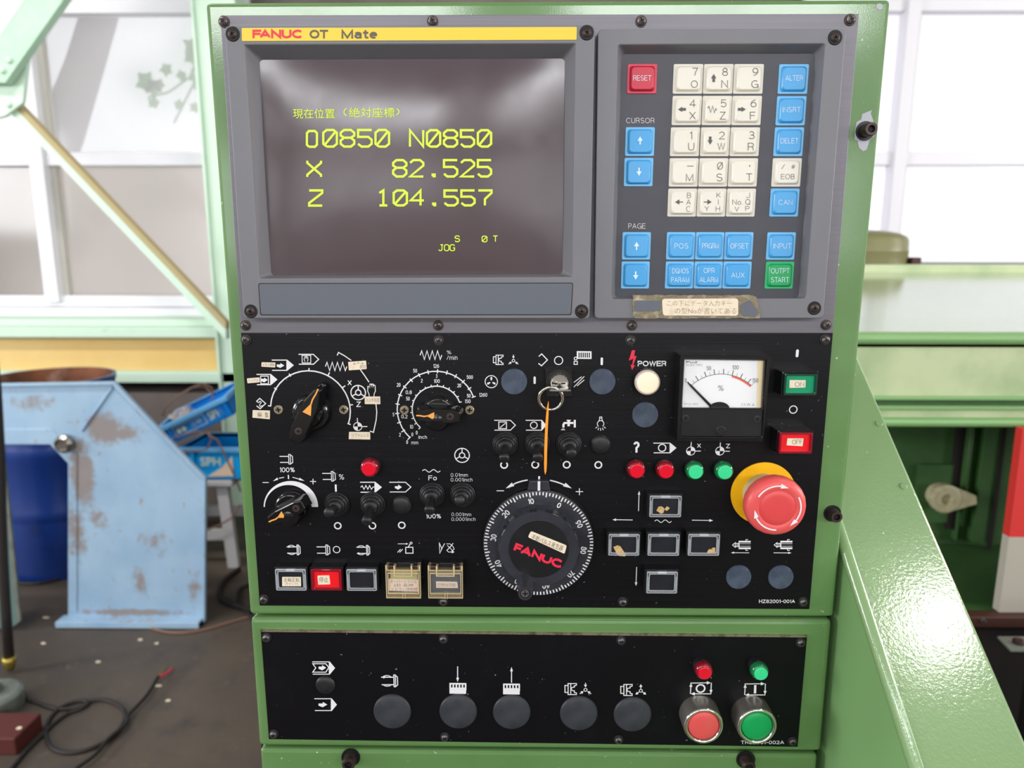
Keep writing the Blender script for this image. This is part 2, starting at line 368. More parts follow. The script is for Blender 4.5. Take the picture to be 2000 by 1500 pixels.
# ------------------------------------------------------------------ materials
def lin(c):
    return tuple(((v / 255) / 12.92 if v / 255 <= .04045 else ((v / 255 + .055) / 1.055) ** 2.4) for v in c[:3]) + (1,)
def mat(name, col, rough=.5, metal=0.0, spec=.5, bump=None, var=None, coat=0.0, emit=None, alpha=1.0, trans=0.0, specks=None, streak=None, ior=1.45, rvar=None):
    m = bpy.data.materials.new(name); m.use_nodes = True; nt = m.node_tree; N = nt.nodes; L = nt.links; b = N['Principled BSDF']
    b.inputs['Base Color'].default_value = lin(col); b.inputs['Roughness'].default_value = rough; b.inputs['Metallic'].default_value = metal
    b.inputs['Specular IOR Level'].default_value = spec; b.inputs['IOR'].default_value = ior
    b.inputs['Coat Weight'].default_value = coat; b.inputs['Coat Roughness'].default_value = .08
    b.inputs['Alpha'].default_value = alpha; b.inputs['Transmission Weight'].default_value = trans
    if emit: b.inputs['Emission Color'].default_value = lin(emit[0]); b.inputs['Emission Strength'].default_value = emit[1]
    tc = N.new('ShaderNodeTexCoord')
    def noise(scale, detail=4, sc=None, rgh=.55):
        n = N.new('ShaderNodeTexNoise'); n.inputs['Scale'].default_value = scale; n.inputs['Detail'].default_value = detail; n.inputs['Roughness'].default_value = rgh
        if sc:
            mp = N.new('ShaderNodeMapping'); mp.inputs['Scale'].default_value = sc; L.new(tc.outputs['Object'], mp.inputs[0]); L.new(mp.outputs[0], n.inputs['Vector'])
        else: L.new(tc.outputs['Object'], n.inputs['Vector'])
        return n.outputs['Fac']
    def ramp(fac, a, bb):
        r = N.new('ShaderNodeMapRange'); r.inputs['From Min'].default_value = a; r.inputs['From Max'].default_value = bb; L.new(fac, r.inputs['Value']); return r.outputs[0]
    cur = None
    def mixin(fac, c2):
        nonlocal cur
        x = N.new('ShaderNodeMix'); x.data_type = 'RGBA'; L.new(fac, x.inputs['Factor'])
        if cur is None: x.inputs[6].default_value = lin(col)
        else: L.new(cur, x.inputs[6])
        x.inputs[7].default_value = lin(c2); cur = x.outputs[2]
    if var:
        for v in (var if isinstance(var, list) else [var]):
            # (scale, lo, hi, colour[, mapping])
            mixin(ramp(noise(v[0], 6, v[4] if len(v) > 4 else None), v[1], v[2]), v[3])
    if streak:   # (mapping scale, amount colour)
        mixin(ramp(noise(1, 3, streak[0]), streak[2], streak[3]), streak[1])
    if specks:   # (scale, threshold, colour)
        mixin(ramp(noise(specks[0], 2), specks[1], specks[1] + .02), specks[2])
    if cur is not None: L.new(cur, b.inputs['Base Color'])
    if rvar:
        r = N.new('ShaderNodeMapRange'); L.new(noise(rvar[0], 4), r.inputs['Value']); r.inputs['From Min'].default_value = .35; r.inputs['From Max'].default_value = .65
        r.inputs['To Min'].default_value = rvar[1]; r.inputs['To Max'].default_value = rvar[2]; L.new(r.outputs[0], b.inputs['Roughness'])
    if bump:     # (scale, strength, distance[, mapping])
        bp = N.new('ShaderNodeBump'); bp.inputs['Strength'].default_value = bump[1]; bp.inputs['Distance'].default_value = bump[2]
        L.new(noise(bump[0], 3, bump[3] if len(bump) > 3 else None), bp.inputs['Height']); L.new(bp.outputs[0], b.inputs['Normal'])
        if coat > .55: L.new(bp.outputs[0], b.inputs['Coat Normal'])
    return m
M_ = {}
M_['green'] = mat('green_paint', (92, 130, 74), .34, spec=.4, bump=(1100, .08, .0003), var=(9, .4, .75, (102, 139, 84)), coat=.9, specks=(260, .74, (190, 200, 180)))
M_['green_lid'] = mat('green_lid_paint', (126, 158, 106), .3, bump=(420, .16, .0006), var=(7, .45, .75, (124, 156, 104)), coat=.9, specks=(170, .75, (200, 210, 195)))
M_['green_smooth'] = mat('pale_green_paint', (126, 168, 108), .38, var=(6, .4, .8, (126, 166, 110)), coat=.3)
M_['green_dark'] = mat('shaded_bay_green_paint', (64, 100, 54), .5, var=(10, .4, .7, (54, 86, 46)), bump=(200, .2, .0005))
M_['mint'] = mat('mint_paint', (200, 224, 204), .5, var=(14, .6, .8, (182, 206, 186)))
M_['mint_dark'] = mat('mint_beam_paint', (172, 206, 180), .5, var=(10, .45, .8, (184, 214, 190)))
M_['tan'] = mat('dust_layer', (176, 160, 120), .9)
M_['grey_plate'] = mat('grey_metal_plate', (110, 107, 114), .36, metal=.2, streak=((8, 1, 900), (115, 112, 119), .4, .7), bump=(1, .12, .0002, (6, 1, 1200)), var=(22, .62, .8, (116, 104, 100)))
M_['bezel'] = mat('grey_moulded_bezel', (112, 111, 116), .42, bump=(2600, .25, .0002), var=(12, .4, .7, (117, 116, 121)))
M_['bezel_inset'] = mat('grey_bezel_inset', (94, 98, 108), .5, bump=(2600, .2, .0002))
M_['keypad'] = mat('keypad_membrane', (66, 66, 74), .45, var=(14, .4, .7, (70, 70, 78)))
M_['black_plate'] = mat('black_brushed_plate', (9, 8, 12), .36, metal=0, spec=.28, streak=((5, 1, 1400), (16, 14, 19), .45, .7), bump=(1, .25, .0002, (5, 1, 1600)), specks=(420, .745, (110, 108, 112)))
M_['black_plate2'] = mat('black_anodised_plate', (8, 7, 12), .42, spec=.25, var=(30, .55, .8, (14, 13, 19)), specks=(330, .745, (120, 116, 118)))
M_['black'] = mat('black_plastic', (20, 20, 23), .35, var=(60, .5, .8, (30, 30, 34)), specks=(500, .76, (120, 118, 116)))
M_['black_gloss'] = mat('black_gloss_plastic', (14, 14, 16), .12, coat=.5, specks=(500, .77, (110, 110, 110)))
M_['black_dial'] = mat('dial_plastic', (50, 51, 58), .26, var=(40, .45, .8, (34, 35, 41)), specks=(420, .76, (130, 128, 126)))
M_['rubber'] = mat('black_rubber', (24, 23, 25), .42, spec=.5, var=(120, .45, .7, (36, 34, 36)), specks=(600, .73, (120, 116, 112)))
M_['rubber_cap'] = mat('grey_rubber_cap', (44, 46, 52), .5, var=(70, .4, .7, (60, 62, 70)), specks=(500, .76, (120, 120, 120)))
M_['plug'] = mat('blue_black_plug', (56, 66, 82), .38, var=(80, .42, .62, (74, 84, 100)), streak=((300, 1, 25), (84, 94, 108), .6, .75))
M_['steel'] = mat('steel', (170, 165, 160), .28, metal=1, var=(90, .4, .7, (120, 112, 105)))
M_['screw_dark'] = mat('dark_screw_metal', (128, 122, 122), .4, metal=.75, var=(200, .45, .65, (70, 60, 60)))
M_['screw_hole'] = mat('screw_recess', (16, 14, 14), .6)
M_['brass_screw'] = mat('pale_screw_metal', (176, 164, 140), .38, metal=.8, var=(200, .45, .7, (120, 105, 84)))
M_['bolt'] = mat('oxidised_bolt', (78, 64, 62), .45, metal=.7, var=(200, .45, .7, (56, 42, 40)))
M_['chrome'] = mat('chrome', (225, 222, 215), .1, metal=1)
M_['brushed'] = mat('brushed_metal', (190, 184, 176), .35, metal=.9, bump=(900, .2, .0003))
M_['white'] = mat('white_print', (226, 224, 226), .5)
M_['white_dim'] = mat('greyed_print', (196, 194, 198), .5)
M_['key_print'] = mat('dark_grey_key_print', (88, 84, 86), .5)
M_['key_white_print'] = mat('white_key_print', (214, 232, 244), .5)
M_['key_cream'] = mat('cream_key', (226, 220, 206), .35, coat=.2)
M_['key_blue'] = mat('blue_key', (66, 158, 218), .35, coat=.2)
M_['key_red'] = mat('red_key', (196, 26, 56), .35, coat=.2)
M_['key_green'] = mat('green_key', (16, 158, 88), .35, coat=.2)
M_['key_blue_f'] = mat('blue_key_skirt', (112, 180, 224), .4)
M_['key_red_f'] = mat('red_key_skirt', (200, 60, 84), .4)
M_['key_green_f'] = mat('green_key_skirt', (50, 170, 110), .4)
M_['key_cream_f'] = mat('cream_key_skirt', (214, 208, 196), .4)
M_['yellow_strip'] = mat('yellow_nameplate', (236, 202, 52), .4)
M_['red_print'] = mat('red_print', (226, 40, 70), .45)
M_['grey_print'] = mat('grey_print', (92, 88, 78), .5)
M_['crt'] = mat('screen_glass', (86, 74, 78), .17, spec=.6, rvar=(30, .15, .22))
M_['crt_text'] = mat('screen_glow', (150, 180, 50), .5, emit=((208, 222, 56), .72))
M_['paper'] = mat('paper_label', (232, 218, 194), .7, var=(160, .5, .7, (224, 200, 176)))
M_['paper_peach'] = mat('peach_paper_label', (230, 196, 168), .7, var=(60, .4, .7, (226, 206, 184)))
M_['ink'] = mat('pencil_ink', (86, 74, 68), .7)
M_['ink_faint'] = mat('faint_pencil', (150, 130, 104), .7)
M_['red_lamp'] = mat('red_lens', (210, 12, 40), .2, coat=.5, emit=((255, 10, 50), .08))
M_['red_lens'] = mat('dark_red_lens_wall', (128, 8, 30), .12, coat=.6)
M_['green_lamp'] = mat('green_lens', (56, 204, 138), .25, coat=.4, emit=((60, 230, 150), .1))
M_['green_lens'] = mat('dark_green_lens_wall', (14, 112, 62), .12, coat=.6)
M_['white_lamp'] = mat('lit_white_lens', (240, 216, 192), .3, emit=((255, 216, 178), .28), coat=.2)
M_['white_ring'] = mat('pale_lens_wall', (196, 180, 172), .2, coat=.4)
M_['red_cap'] = mat('red_button_cap', (224, 22, 30), .3, emit=((255, 20, 30), .12))
M_['red_frame'] = mat('red_translucent_frame', (132, 8, 34), .12, coat=.6)
M_['green_cap'] = mat('green_button_cap', (12, 142, 98), .3, emit=((10, 160, 110), .1))
M_['green_frame'] = mat('green_translucent_frame', (6, 56, 40), .12, coat=.6)
M_['coral'] = mat('faded_red_plastic', (222, 82, 82), .38, var=(60, .45, .7, (214, 92, 88)))
M_['coral_dark'] = mat('faded_red_cap', (214, 70, 72), .36)
M_['estop_yellow'] = mat('yellow_disc', (250, 188, 10), .4, var=(40, .45, .75, (232, 168, 20)))
M_['cream_plastic'] = mat('cream_plastic', (200, 190, 156), .5, var=(60, .45, .7, (176, 164, 130)))
M_['btn_green'] = mat('green_push_cap', (10, 160, 84), .4)
M_['clear'] = mat('clear_cover', (200, 204, 210), .08, alpha=.16, coat=.6)
M_['clear_thin'] = mat('clear_window', (220, 222, 226), .06, alpha=.07, coat=.2)
M_['clear_yellow'] = mat('yellowed_clear_cover', (222, 200, 150), .1, alpha=.24, coat=.6)
M_['cap_dark'] = mat('dark_button_cap', (26, 27, 34), .35, var=(60, .45, .7, (32, 33, 41)))
M_['cap_yellow'] = mat('yellow_button_cap', (172, 160, 84), .4)
M_['residue'] = mat('tape_residue', (206, 176, 120), .8, var=(300, .4, .7, (184, 150, 98)))
M_['meter_face'] = mat('meter_scale_paper', (234, 234, 236), .6)
M_['meter_aged'] = mat('aged_scale_edge', (232, 214, 176), .7)
M_['black_print'] = mat('black_print', (30, 28, 30), .5)
M_['red_scale'] = mat('orange_red_band', (226, 104, 80), .5)
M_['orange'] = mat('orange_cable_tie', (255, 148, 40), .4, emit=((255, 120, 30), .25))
M_['orange_mark'] = mat('orange_pointer_paint', (236, 160, 72), .5)
M_['tape'] = mat('yellowed_adhesive_tape', (148, 136, 108), .22, alpha=.62, coat=.5, bump=(160, .7, .002), var=(140, .5, .7, (212, 196, 160)))
M_['tape_ghost'] = mat('clear_tape_film', (150, 146, 138), .3, alpha=.25)
M_['chip'] = mat('bare_primer_patch', (178, 178, 188), .5)
M_['clear_edge'] = mat('clear_cover_edge', (206, 210, 216), .12, alpha=.75, coat=.5)
M_['clear_yellow_edge'] = mat('yellowed_cover_edge', (228, 208, 168), .15, alpha=.8, coat=.5)
# ================================================================== room
S = 'structure'
def mk(name, boxes, m, parent=None, bevel=0, **k):
    b = MB()
    for bx in boxes: b.box(*bx)
    return b.build(name, m, parent, bevel=bevel, **k)
M_['floor'] = mat('worn_concrete_floor', (66, 58, 52), .6, var=[(1.2, .4, .7, (90, 78, 67)), (9, .52, .75, (66, 58, 54)), (26, .62, .8, (104, 90, 76))], bump=(60, .3, .003))
M_['wall_low'] = mat('stained_wall', (112, 102, 98), .8, var=(2.5, .4, .7, (92, 82, 78)))
M_['wall_room'] = mat('room_wall_paint', (196, 192, 184), .8)
M_['ceiling'] = mat('ceiling_sheet', (150, 150, 148), .8)
M_['yellow_board'] = mat('ochre_board', (214, 178, 108), .55, var=(3, .4, .8, (222, 192, 130)))
M_['dark_gap'] = mat('dark_gap_tone', (36, 28, 28), .9)  # near-black for dark openings, also the painted shade under the rail
M_['sash'] = mat('white_window_frame', (226, 224, 230), .4)
M_['drum_blue'] = mat('blue_drum_paint', (16, 50, 122), .35, var=(6, .55, .8, (12, 34, 84)), coat=.2)
M_['drum_rust'] = mat('rusty_drum_inside', (128, 78, 52), .8, var=[(8, .4, .65, (92, 54, 38)), (5, .6, .8, (168, 140, 126))])
M_['pale_blue'] = mat('pale_blue_worn_paint', (142, 172, 200), .42, var=[(5, .35, .6, (156, 184, 208)), (42, .62, .72, (150, 138, 128), (1, 1, .6))])
M_['crate'] = mat('blue_crate_plastic', (8, 128, 214), .4)
M_['crate2'] = mat('sky_blue_crate_plastic', (14, 158, 230), .4)
M_['crate_rim'] = mat('bleached_crate_rim', (104, 172, 222), .45)
M_['stool'] = mat('white_stool_paint', (188, 184, 186), .5)
M_['hose'] = mat('dark_rubber_hose', (34, 29, 28), .6)
M_['cable_brown'] = mat('brown_cable', (122, 92, 78), .6)
M_['wire'] = mat('bright_wire', (214, 202, 192), .4)
M_['brass'] = mat('brass', (170, 150, 70), .35, metal=.8)
M_['cast'] = mat('grey_cast_iron', (112, 118, 110), .55, var=(20, .4, .7, (90, 94, 88)))
M_['grey_green'] = mat('grey_green_sheet', (92, 116, 112), .5)
M_['red_box'] = mat('dull_red_box', (84, 34, 30), .6)
M_['print_pale'] = mat('faded_crate_print', (206, 206, 168), .6)
M_['lid'] = mat('glossy_cream_green_lid', (150, 172, 132), .16, coat=.6, bump=(240, .1, .001), var=(5, .45, .8, (166, 180, 140)))
M_['band'] = mat('dirty_pale_green_band', (190, 200, 160), .4, var=[(7, .45, .75, (150, 172, 128)), (26, .62, .8, (188, 192, 158))])
M_['olive'] = mat('olive_motor_cap', (122, 120, 82), .35)
M_['red_door'] = mat('red_stripe', (206, 50, 48), .45)
M_['white_door'] = mat('grey_white_stripe', (176, 168, 158), .5)
M_['brown_rail'] = mat('brown_rail', (66, 36, 28), .5)
def pane_mat(name, col, transp):
    m = bpy.data.materials.new(name); m.use_nodes = True; nt = m.node_tree; nt.nodes.clear(); N = nt.nodes; L = nt.links
    out = N.new('ShaderNodeOutputMaterial'); tr = N.new('ShaderNodeBsdfTranslucent'); tp = N.new('ShaderNodeBsdfTransparent'); gl = N.new('ShaderNodeBsdfGlossy')
    tc = N.new('ShaderNodeTexCoord'); mp = N.new('ShaderNodeMapping'); mp.inputs['Rotation'].default_value = (0, pi / 4, 0); L.new(tc.outputs['Object'], mp.inputs[0])
    ck = N.new('ShaderNodeTexChecker'); ck.inputs['Scale'].default_value = 130; L.new(mp.outputs[0], ck.inputs['Vector'])
    c = lin(col); ck.inputs['Color1'].default_value = c; ck.inputs['Color2'].default_value = (c[0] * .9, c[1] * .89, c[2] * .9, 1)
    L.new(ck.outputs['Color'], tr.inputs['Color'])
    gl.inputs['Roughness'].default_value = .1; tp.inputs['Color'].default_value = (.97, .97, .97, 1)
    m1 = N.new('ShaderNodeMixShader'); m1.inputs[0].default_value = transp; L.new(tr.outputs[0], m1.inputs[1]); L.new(tp.outputs[0], m1.inputs[2])
    m2 = N.new('ShaderNodeMixShader'); m2.inputs[0].default_value = .04; L.new(m1.outputs[0], m2.inputs[1]); L.new(gl.outputs[0], m2.inputs[2]); L.new(m2.outputs[0], out.inputs[0]); return m
M_['pane_clear'] = pane_mat('patterned_glass', (236, 232, 230), .55)
M_['pane_frost'] = pane_mat('frosted_glass', (224, 217, 212), .12)
M_['pane_right'] = pane_mat('frosted_glass_bright', (250, 246, 248), .5)
YW = 3.7
mk('floor', [(-7, 7, -5.3, 4.2, -.1, 0)], M_['floor'], kind=S)
mk('ceiling', [(-7, 7, -5.3, 4.2, 4.3, 4.4)], M_['ceiling'], kind=S)
mk('wall_left', [(-7.1, -7, -5.3, 4.2, 0, 1.6), (-7.1, -7, -5.3, 4.2, 3.2, 4.3), (-7.1, -7, -5.3, -3.5, 1.6, 3.2), (-7.1, -7, .7, 4.2, 1.6, 3.2)], M_['wall_room'], kind=S)
mk('wall_right', [(7, 7.1, -5.3, 4.2, 0, 1.6), (7, 7.1, -5.3, 4.2, 3.2, 4.3), (7, 7.1, -5.3, -3.5, 1.6, 3.2), (7, 7.1, .7, 4.2, 1.6, 3.2)], M_['wall_room'], kind=S)
z_s = PY(200, 622, YW).z; z_t = PY(200, 12, YW).z
mk('wall_front', [(-7, 7, YW, YW + .12, 0, z_s), (-7, 7, YW, YW + .12, z_t, 4.3), (-1.45, 1.5, YW, YW + .12, z_s, z_t)], M_['wall_low'], kind=S)
# wall behind the photographer with two bands of windows
rb = [(-7, 7, -5.1, -5, 0, 1.35), (-7, 7, -5.1, -5, 2.15, 2.75), (-7, 7, -5.1, -5, 3.65, 4.3)]
for a_, b2 in ((-7, -5.55), (-3.25, -2.65), (-.35, .25), (2.55, 3.15), (5.45, 7)): rb += [(a_, b2, -5.1, -5, 1.35, 2.15), (a_, b2, -5.1, -5, 2.75, 3.65)]
mk('wall_back', rb, M_['wall_room'], kind=S)
n_w = 3
for x in (-4.4, -1.5, 1.4, 4.3):
    for z0, z1 in ((1.35, 2.15), (2.75, 3.65)):
        wn = thing('window_%d' % n_w, (x, -5.05, z0), None, None, kind=S); n_w += 1
        mk('window_frame', [(x - .02, x + .02, -5.07, -5.03, z0, z1), (x - 1.15, x + 1.15, -5.07, -5.03, (z0 + z1) / 2 - .015, (z0 + z1) / 2 + .015)], M_['sash'], wn)
# front windows
def front_window(n, x0, x1, stiles, low_m, up_m):
    wn = thing('window_%d' % n, ((x0 + x1) / 2, YW, z_s), None, None, kind=S)
    zz = lambda y: PY(1000, y, YW - .02).z
    for ya, yb, d in ((-30, 27, .05), (298, 324, .05), (578, 600, .045), (601, 624, .07)): mk('rail', [(x0, x1, YW - d, YW + .03, zz(yb), zz(ya))], M_['sash'], wn, .004)
    xs = [x0]
    for s_, w_ in stiles:
        mk('stile', [(s_ - w_ / 2, s_ + w_ / 2, YW - .075, YW + .02, zz(590), zz(5))], M_['sash'], wn, .004)
        mk('stile', [(s_ + w_ / 2, s_ + w_ / 2 + .03, YW - .02, YW + .03, zz(590), zz(5))], M_['wall_room'], wn)
        xs.append(s_)
    xs.append(x1)
    for i in range(len(xs) - 1):
        mk('pane', [(xs[i], xs[i + 1], YW + .012, YW + .016, zz(300), zz(20))], up_m, wn)
        mk('pane', [(xs[i], xs[i + 1], YW + .012, YW + .016, zz(582), zz(322))], low_m, wn)
xl = PY(78, 340, YW - .05).x; xr = PY(1762, 240, YW - .05).x
front_window(1, -6.9, -1.45, [(xl - 3.4, .08), (xl - 1.7, .08), (xl, .08)], M_['pane_frost'], M_['pane_clear'])
front_window(2, 1.5, 6.9, [(xr, .07), (xr + 1.8, .07), (xr + 3.4, .07)], M_['pane_right'], M_['pane_right'])
# high bay lamp and housings of the added, unseen battens
LX, LY = 1.75, -.75
hb = thing('high_bay_lamp', (LX, LY, 3.75), 'round high bay lamp hanging from the ceiling', 'lamp')
MB().lathe([(.06, .55), (.06, .2), (.165, .0), (.16, .0), (.05, .19)], (LX, LY, 3.75), seg=32, axis='z').build('shade', M_['stool'], hb)
M_['lamp_glow'] = mat('lamp_glow', (255, 255, 250), .5, emit=((255, 252, 244), 60))
MB().lathe([(0, .02), (.152, .02), (.152, .03), (0, .03)], (LX, LY, 3.75), seg=32, axis='z').build('diffuser', M_['lamp_glow'], hb)
for x, l_ in ((-4.2, 'ceiling batten lamp at the far left'), (-1.9, 'ceiling batten lamp left of the cabinet'), (5.0, 'ceiling batten lamp on the right')):
    bt = thing('added_batten', (x, .75, 4.06), l_, 'lamp'); mk('housing', [(x - .65, x + .65, .6, .9, 4.04, 4.3)], M_['stool'], bt)
# mint steel frame in front of the window wall
def zat(y, Y, x=300): return PY(x, y, Y).z
def quadY(pts, Y, t): return MB().prism([xz(PY(x, y, Y)) for x, y in pts], Y, Y + t)
Yc = 3.35
cx0 = PY(379, 0, Yc).x
fr = thing('steel_framework', (cx0, Yc, 0), 'mint green steel wall frame with a column left of the cabinet', 'steel frame')
mk('column', [(cx0, cx0 + .2, Yc, Yc + .15, 0, 4.3)], M_['mint'], fr, .004)
mk('column_flange', [(cx0 - .012, cx0 + .0, Yc - .02, Yc + .17, .0, 4.3)], M_['mint'], fr)
xq = PY(-320, 0, Yc).x; mk('column', [(xq - .2, xq, Yc - .02, Yc + .15, 0, 4.3)], M_['mint'], fr, .004)
mk('rail', [(-7, cx0, Yc, Yc + .12, zat(660, Yc), zat(640, Yc))], M_['mint'], fr, .006)
mk('rail', [(-7, cx0, Yc + .06, Yc + .3, zat(640, Yc), zat(626, Yc))], M_['mint'], fr, .006)
mk('rail', [(-7, cx0 + .3, Yc, Yc + .12, zat(748, Yc), zat(727, Yc))], M_['mint'], fr, .006)
mk('infill_board', [(-7, cx0 + .005, Yc + .07, Yc + .09, zat(730, Yc), zat(655, Yc))], M_['yellow_board'], fr, label='ochre yellow board between the mint rails')
mk('gap_shadow_strip', [(-7, 1.4, Yc + .22, Yc + .25, zat(768, Yc), zat(740, Yc))], M_['dark_gap'], fr)  # added dark strip, paints the shade in the gap below the rail
mk('dado_wall', [(-7, 1.4, Yc + .03, Yc + .2, 0, zat(770, Yc))], M_['wall_low'], fr)
Yb = 3.1
br = thing('diagonal_brace', tuple(PY(220, 415, Yb)), 'long mint diagonal brace with a dusty tan upper edge running down to the column', 'steel brace')
quadY([(-330, -166), (441, 644), (441, 663), (-330, -147)], Yb, .05).build('face', M_['mint'], br)
quadY([(-330, -181), (441, 629), (441, 645), (-330, -165)], Yb + .004, .05).build('dusty_edge', M_['tan'], br)
br2 = thing('upper_strut', tuple(PY(60, 80, Yb)), 'broad mint strut at the top left corner bolted to a gusset plate', 'steel brace')
quadY([(325, -400), (405, -400), (10, 162), (-60, 160)], Yb - .09, .05).build('face', M_['mint_dark'], br2, bevel=.003)
quadY([(285, -400), (325, -400), (-60, 160), (-110, 160)], Yb - .06, .05).build('side', M_['mint'], br2, bevel=.003)
quadY([(-40, 120), (20, 142), (55, 98), (44, 200), (10, 226), (-40, 240)], Yb - .03, .025).build('gusset', M_['mint'], br2, bevel=.002)
for x, y in ((19, 118), (6, 138), (18, 205)):
    p = PY(x, y, Yb - .09 if y < 150 else Yb - .03); MB().lathe([(.014, 0), (.013, .01), (.008, .014), (0, .015)], tuple(p), seg=16, sharp=50).build('rivet', M_['mint'], br2)
# plants outside the window
tr = thing('climbing_plant', tuple(PY(330, 250, YW + .25)), 'green climbing plant leaves outside the left window', 'plant')
M_['leaf'] = mat('green_leaf', (96, 170, 84), .5)
rng = random.Random(7)
lv = [(375, 90, 22), (372, 112, 15), (325, 136, 16), (285, 160, 26), (300, 172, 20), (310, 165, 14), (355, 148, 13), (384, 135, 14), (378, 152, 12), (385, 168, 12), (300, 200, 14), (12, 45, 12), (6, 30, 9), (395, 190, 16), (380, 210, 14), (350, 205, 12), (398, 60, 16), (404, 120, 18)]
for x, y, s_ in lv:
    p = PY(x, y, YW + .135); k = s_ * .0027; a0 = rng.uniform(0, 6)
    pts = []
    for i in range(10):
        a_ = a0 + 2 * pi * i / 10; r_ = k * (.62 + .38 * (i % 2)) * rng.uniform(.85, 1.1); pts.append((p.x + r_ * math.cos(a_), p.z + r_ * math.sin(a_)))
    MB().prism(pts, YW + .135, YW + .138).build('leaf', M_['leaf'], tr)
st = MB(); st.tube([PY(x, y, YW + .145) for x, y in ((430, 60), (385, 110), (372, 150), (330, 180), (290, 190))], .006, 6); st.tube([PY(x, y, YW + .145) for x, y in ((420, 120), (385, 150), (365, 190), (340, 240))], .006, 6); st.build('stem', M_['leaf'], tr)
M_['bark'] = mat('dark_bark', (96, 86, 84), .9)
tk = thing('tree_trunk', tuple(PY(150, 400, YW + .3)), 'blurred dark leaning trunk behind the frosted window glass', 'tree')
MB().tube([PY(215, -40, YW + .32), PY(165, 130, YW + .32), PY(120, 260, YW + .32), PY(60, 420, YW + .32), PY(10, 560, YW + .32), PY(-30, 700, YW + .32)], [.09, .1, .12, .13, .15, .16], 12).build('trunk', M_['bark'], tk)
bush = MB()
for x, y, r_ in ((150, 470, .1), (350, 380, .12), (200, 420, .08), (330, 520, .1)):
    p = PY(x, y, YW + .3); bush.lathe([(0, -r_), (r_ * .7, -r_ * .6), (r_, 0), (r_ * .7, r_ * .6), (0, r_)], tuple(p), seg=12, axis='z')
tag(bush.build('shrub_outside', M_['leaf']), 'vague green shrub behind the lower frosted panes', 'shrub')
# ------------------------------------------------------------------ blue drum
Yd = 2.72; p = PY(97, 735, Yd); rd = 112 * (p - CAM).dot(ray(1000, 750)) / F; hz = p.z
dr = thing('steel_drum', (p.x, Yd, 0), 'open blue steel drum with a rusty inside, left behind the pale blue guard', 'drum')
prof = [(0, .01), (rd * .97, .01), (rd * .99, 0), (rd, .02), (rd, hz * .3)]
for k in (.34, .66): prof += [(rd, hz * k - .02), (rd * 1.03, hz * k), (rd, hz * k + .02)]
prof += [(rd, hz - .03), (rd * 1.025, hz - .02), (rd * 1.025, hz), (rd * .975, hz)]
MB().lathe(prof, (p.x, Yd, 0), seg=64, axis='z', sharp=70).build('shell', M_['drum_blue'], dr)
MB().lathe([(rd * .975, hz), (rd * .97, hz - .02), (rd * .96, .03), (0, .03)], (p.x, Yd, 0), seg=64, axis='z').build('inner_wall', M_['drum_rust'], dr, label='rust-brown inside wall')
# ------------------------------------------------------------------ pale blue sheet metal guard
Yg = 2.12
gd = thing('sheet_metal_guard', (PY(260, 1000, Yg).x, Yg, 0), 'pale blue worn sheet metal guard with brown stains standing before the drum', 'metal guard')
quadY([(-140, 756), (224, 749), (399, 936), (398, 1212), (133, 1203), (133, 905), (98, 868), (-140, 868)], Yg, .012).build('plate', M_['pale_blue'], gd)
m = MB(); E_ = [(-140, 752), (222, 746), (401, 934), (400, 1216)]
for a_, b2 in zip(E_, E_[1:]):
    A_, B_ = PY(*a_, Yg - .012), PY(*b2, Yg - .012); dv = (B_ - A_).normalized(); nn = Vector((dv.z, 0, -dv.x)) * .012
    m.hexa([A_, B_, B_ + nn, A_ + nn], [A_ + Vector((0, .018, 0)), B_ + Vector((0, .018, 0)), B_ + nn + Vector((0, .018, 0)), A_ + nn + Vector((0, .018, 0))])
m.build('flange', M_['pale_blue'], gd, bevel=.002)
A_, B_ = PY(122, 1200, Yg), PY(398, 1206, Yg)
MB().box(A_.x, B_.x, Yg - .05, Yg + .01, .004, .028).build('bottom_lip', M_['pale_blue'], gd, bevel=.002)
MB().box(A_.x + .02, B_.x, Yg - .04, Yg + .01, 0.0, .02).build('bottom_tray', M_['drum_blue'], gd)
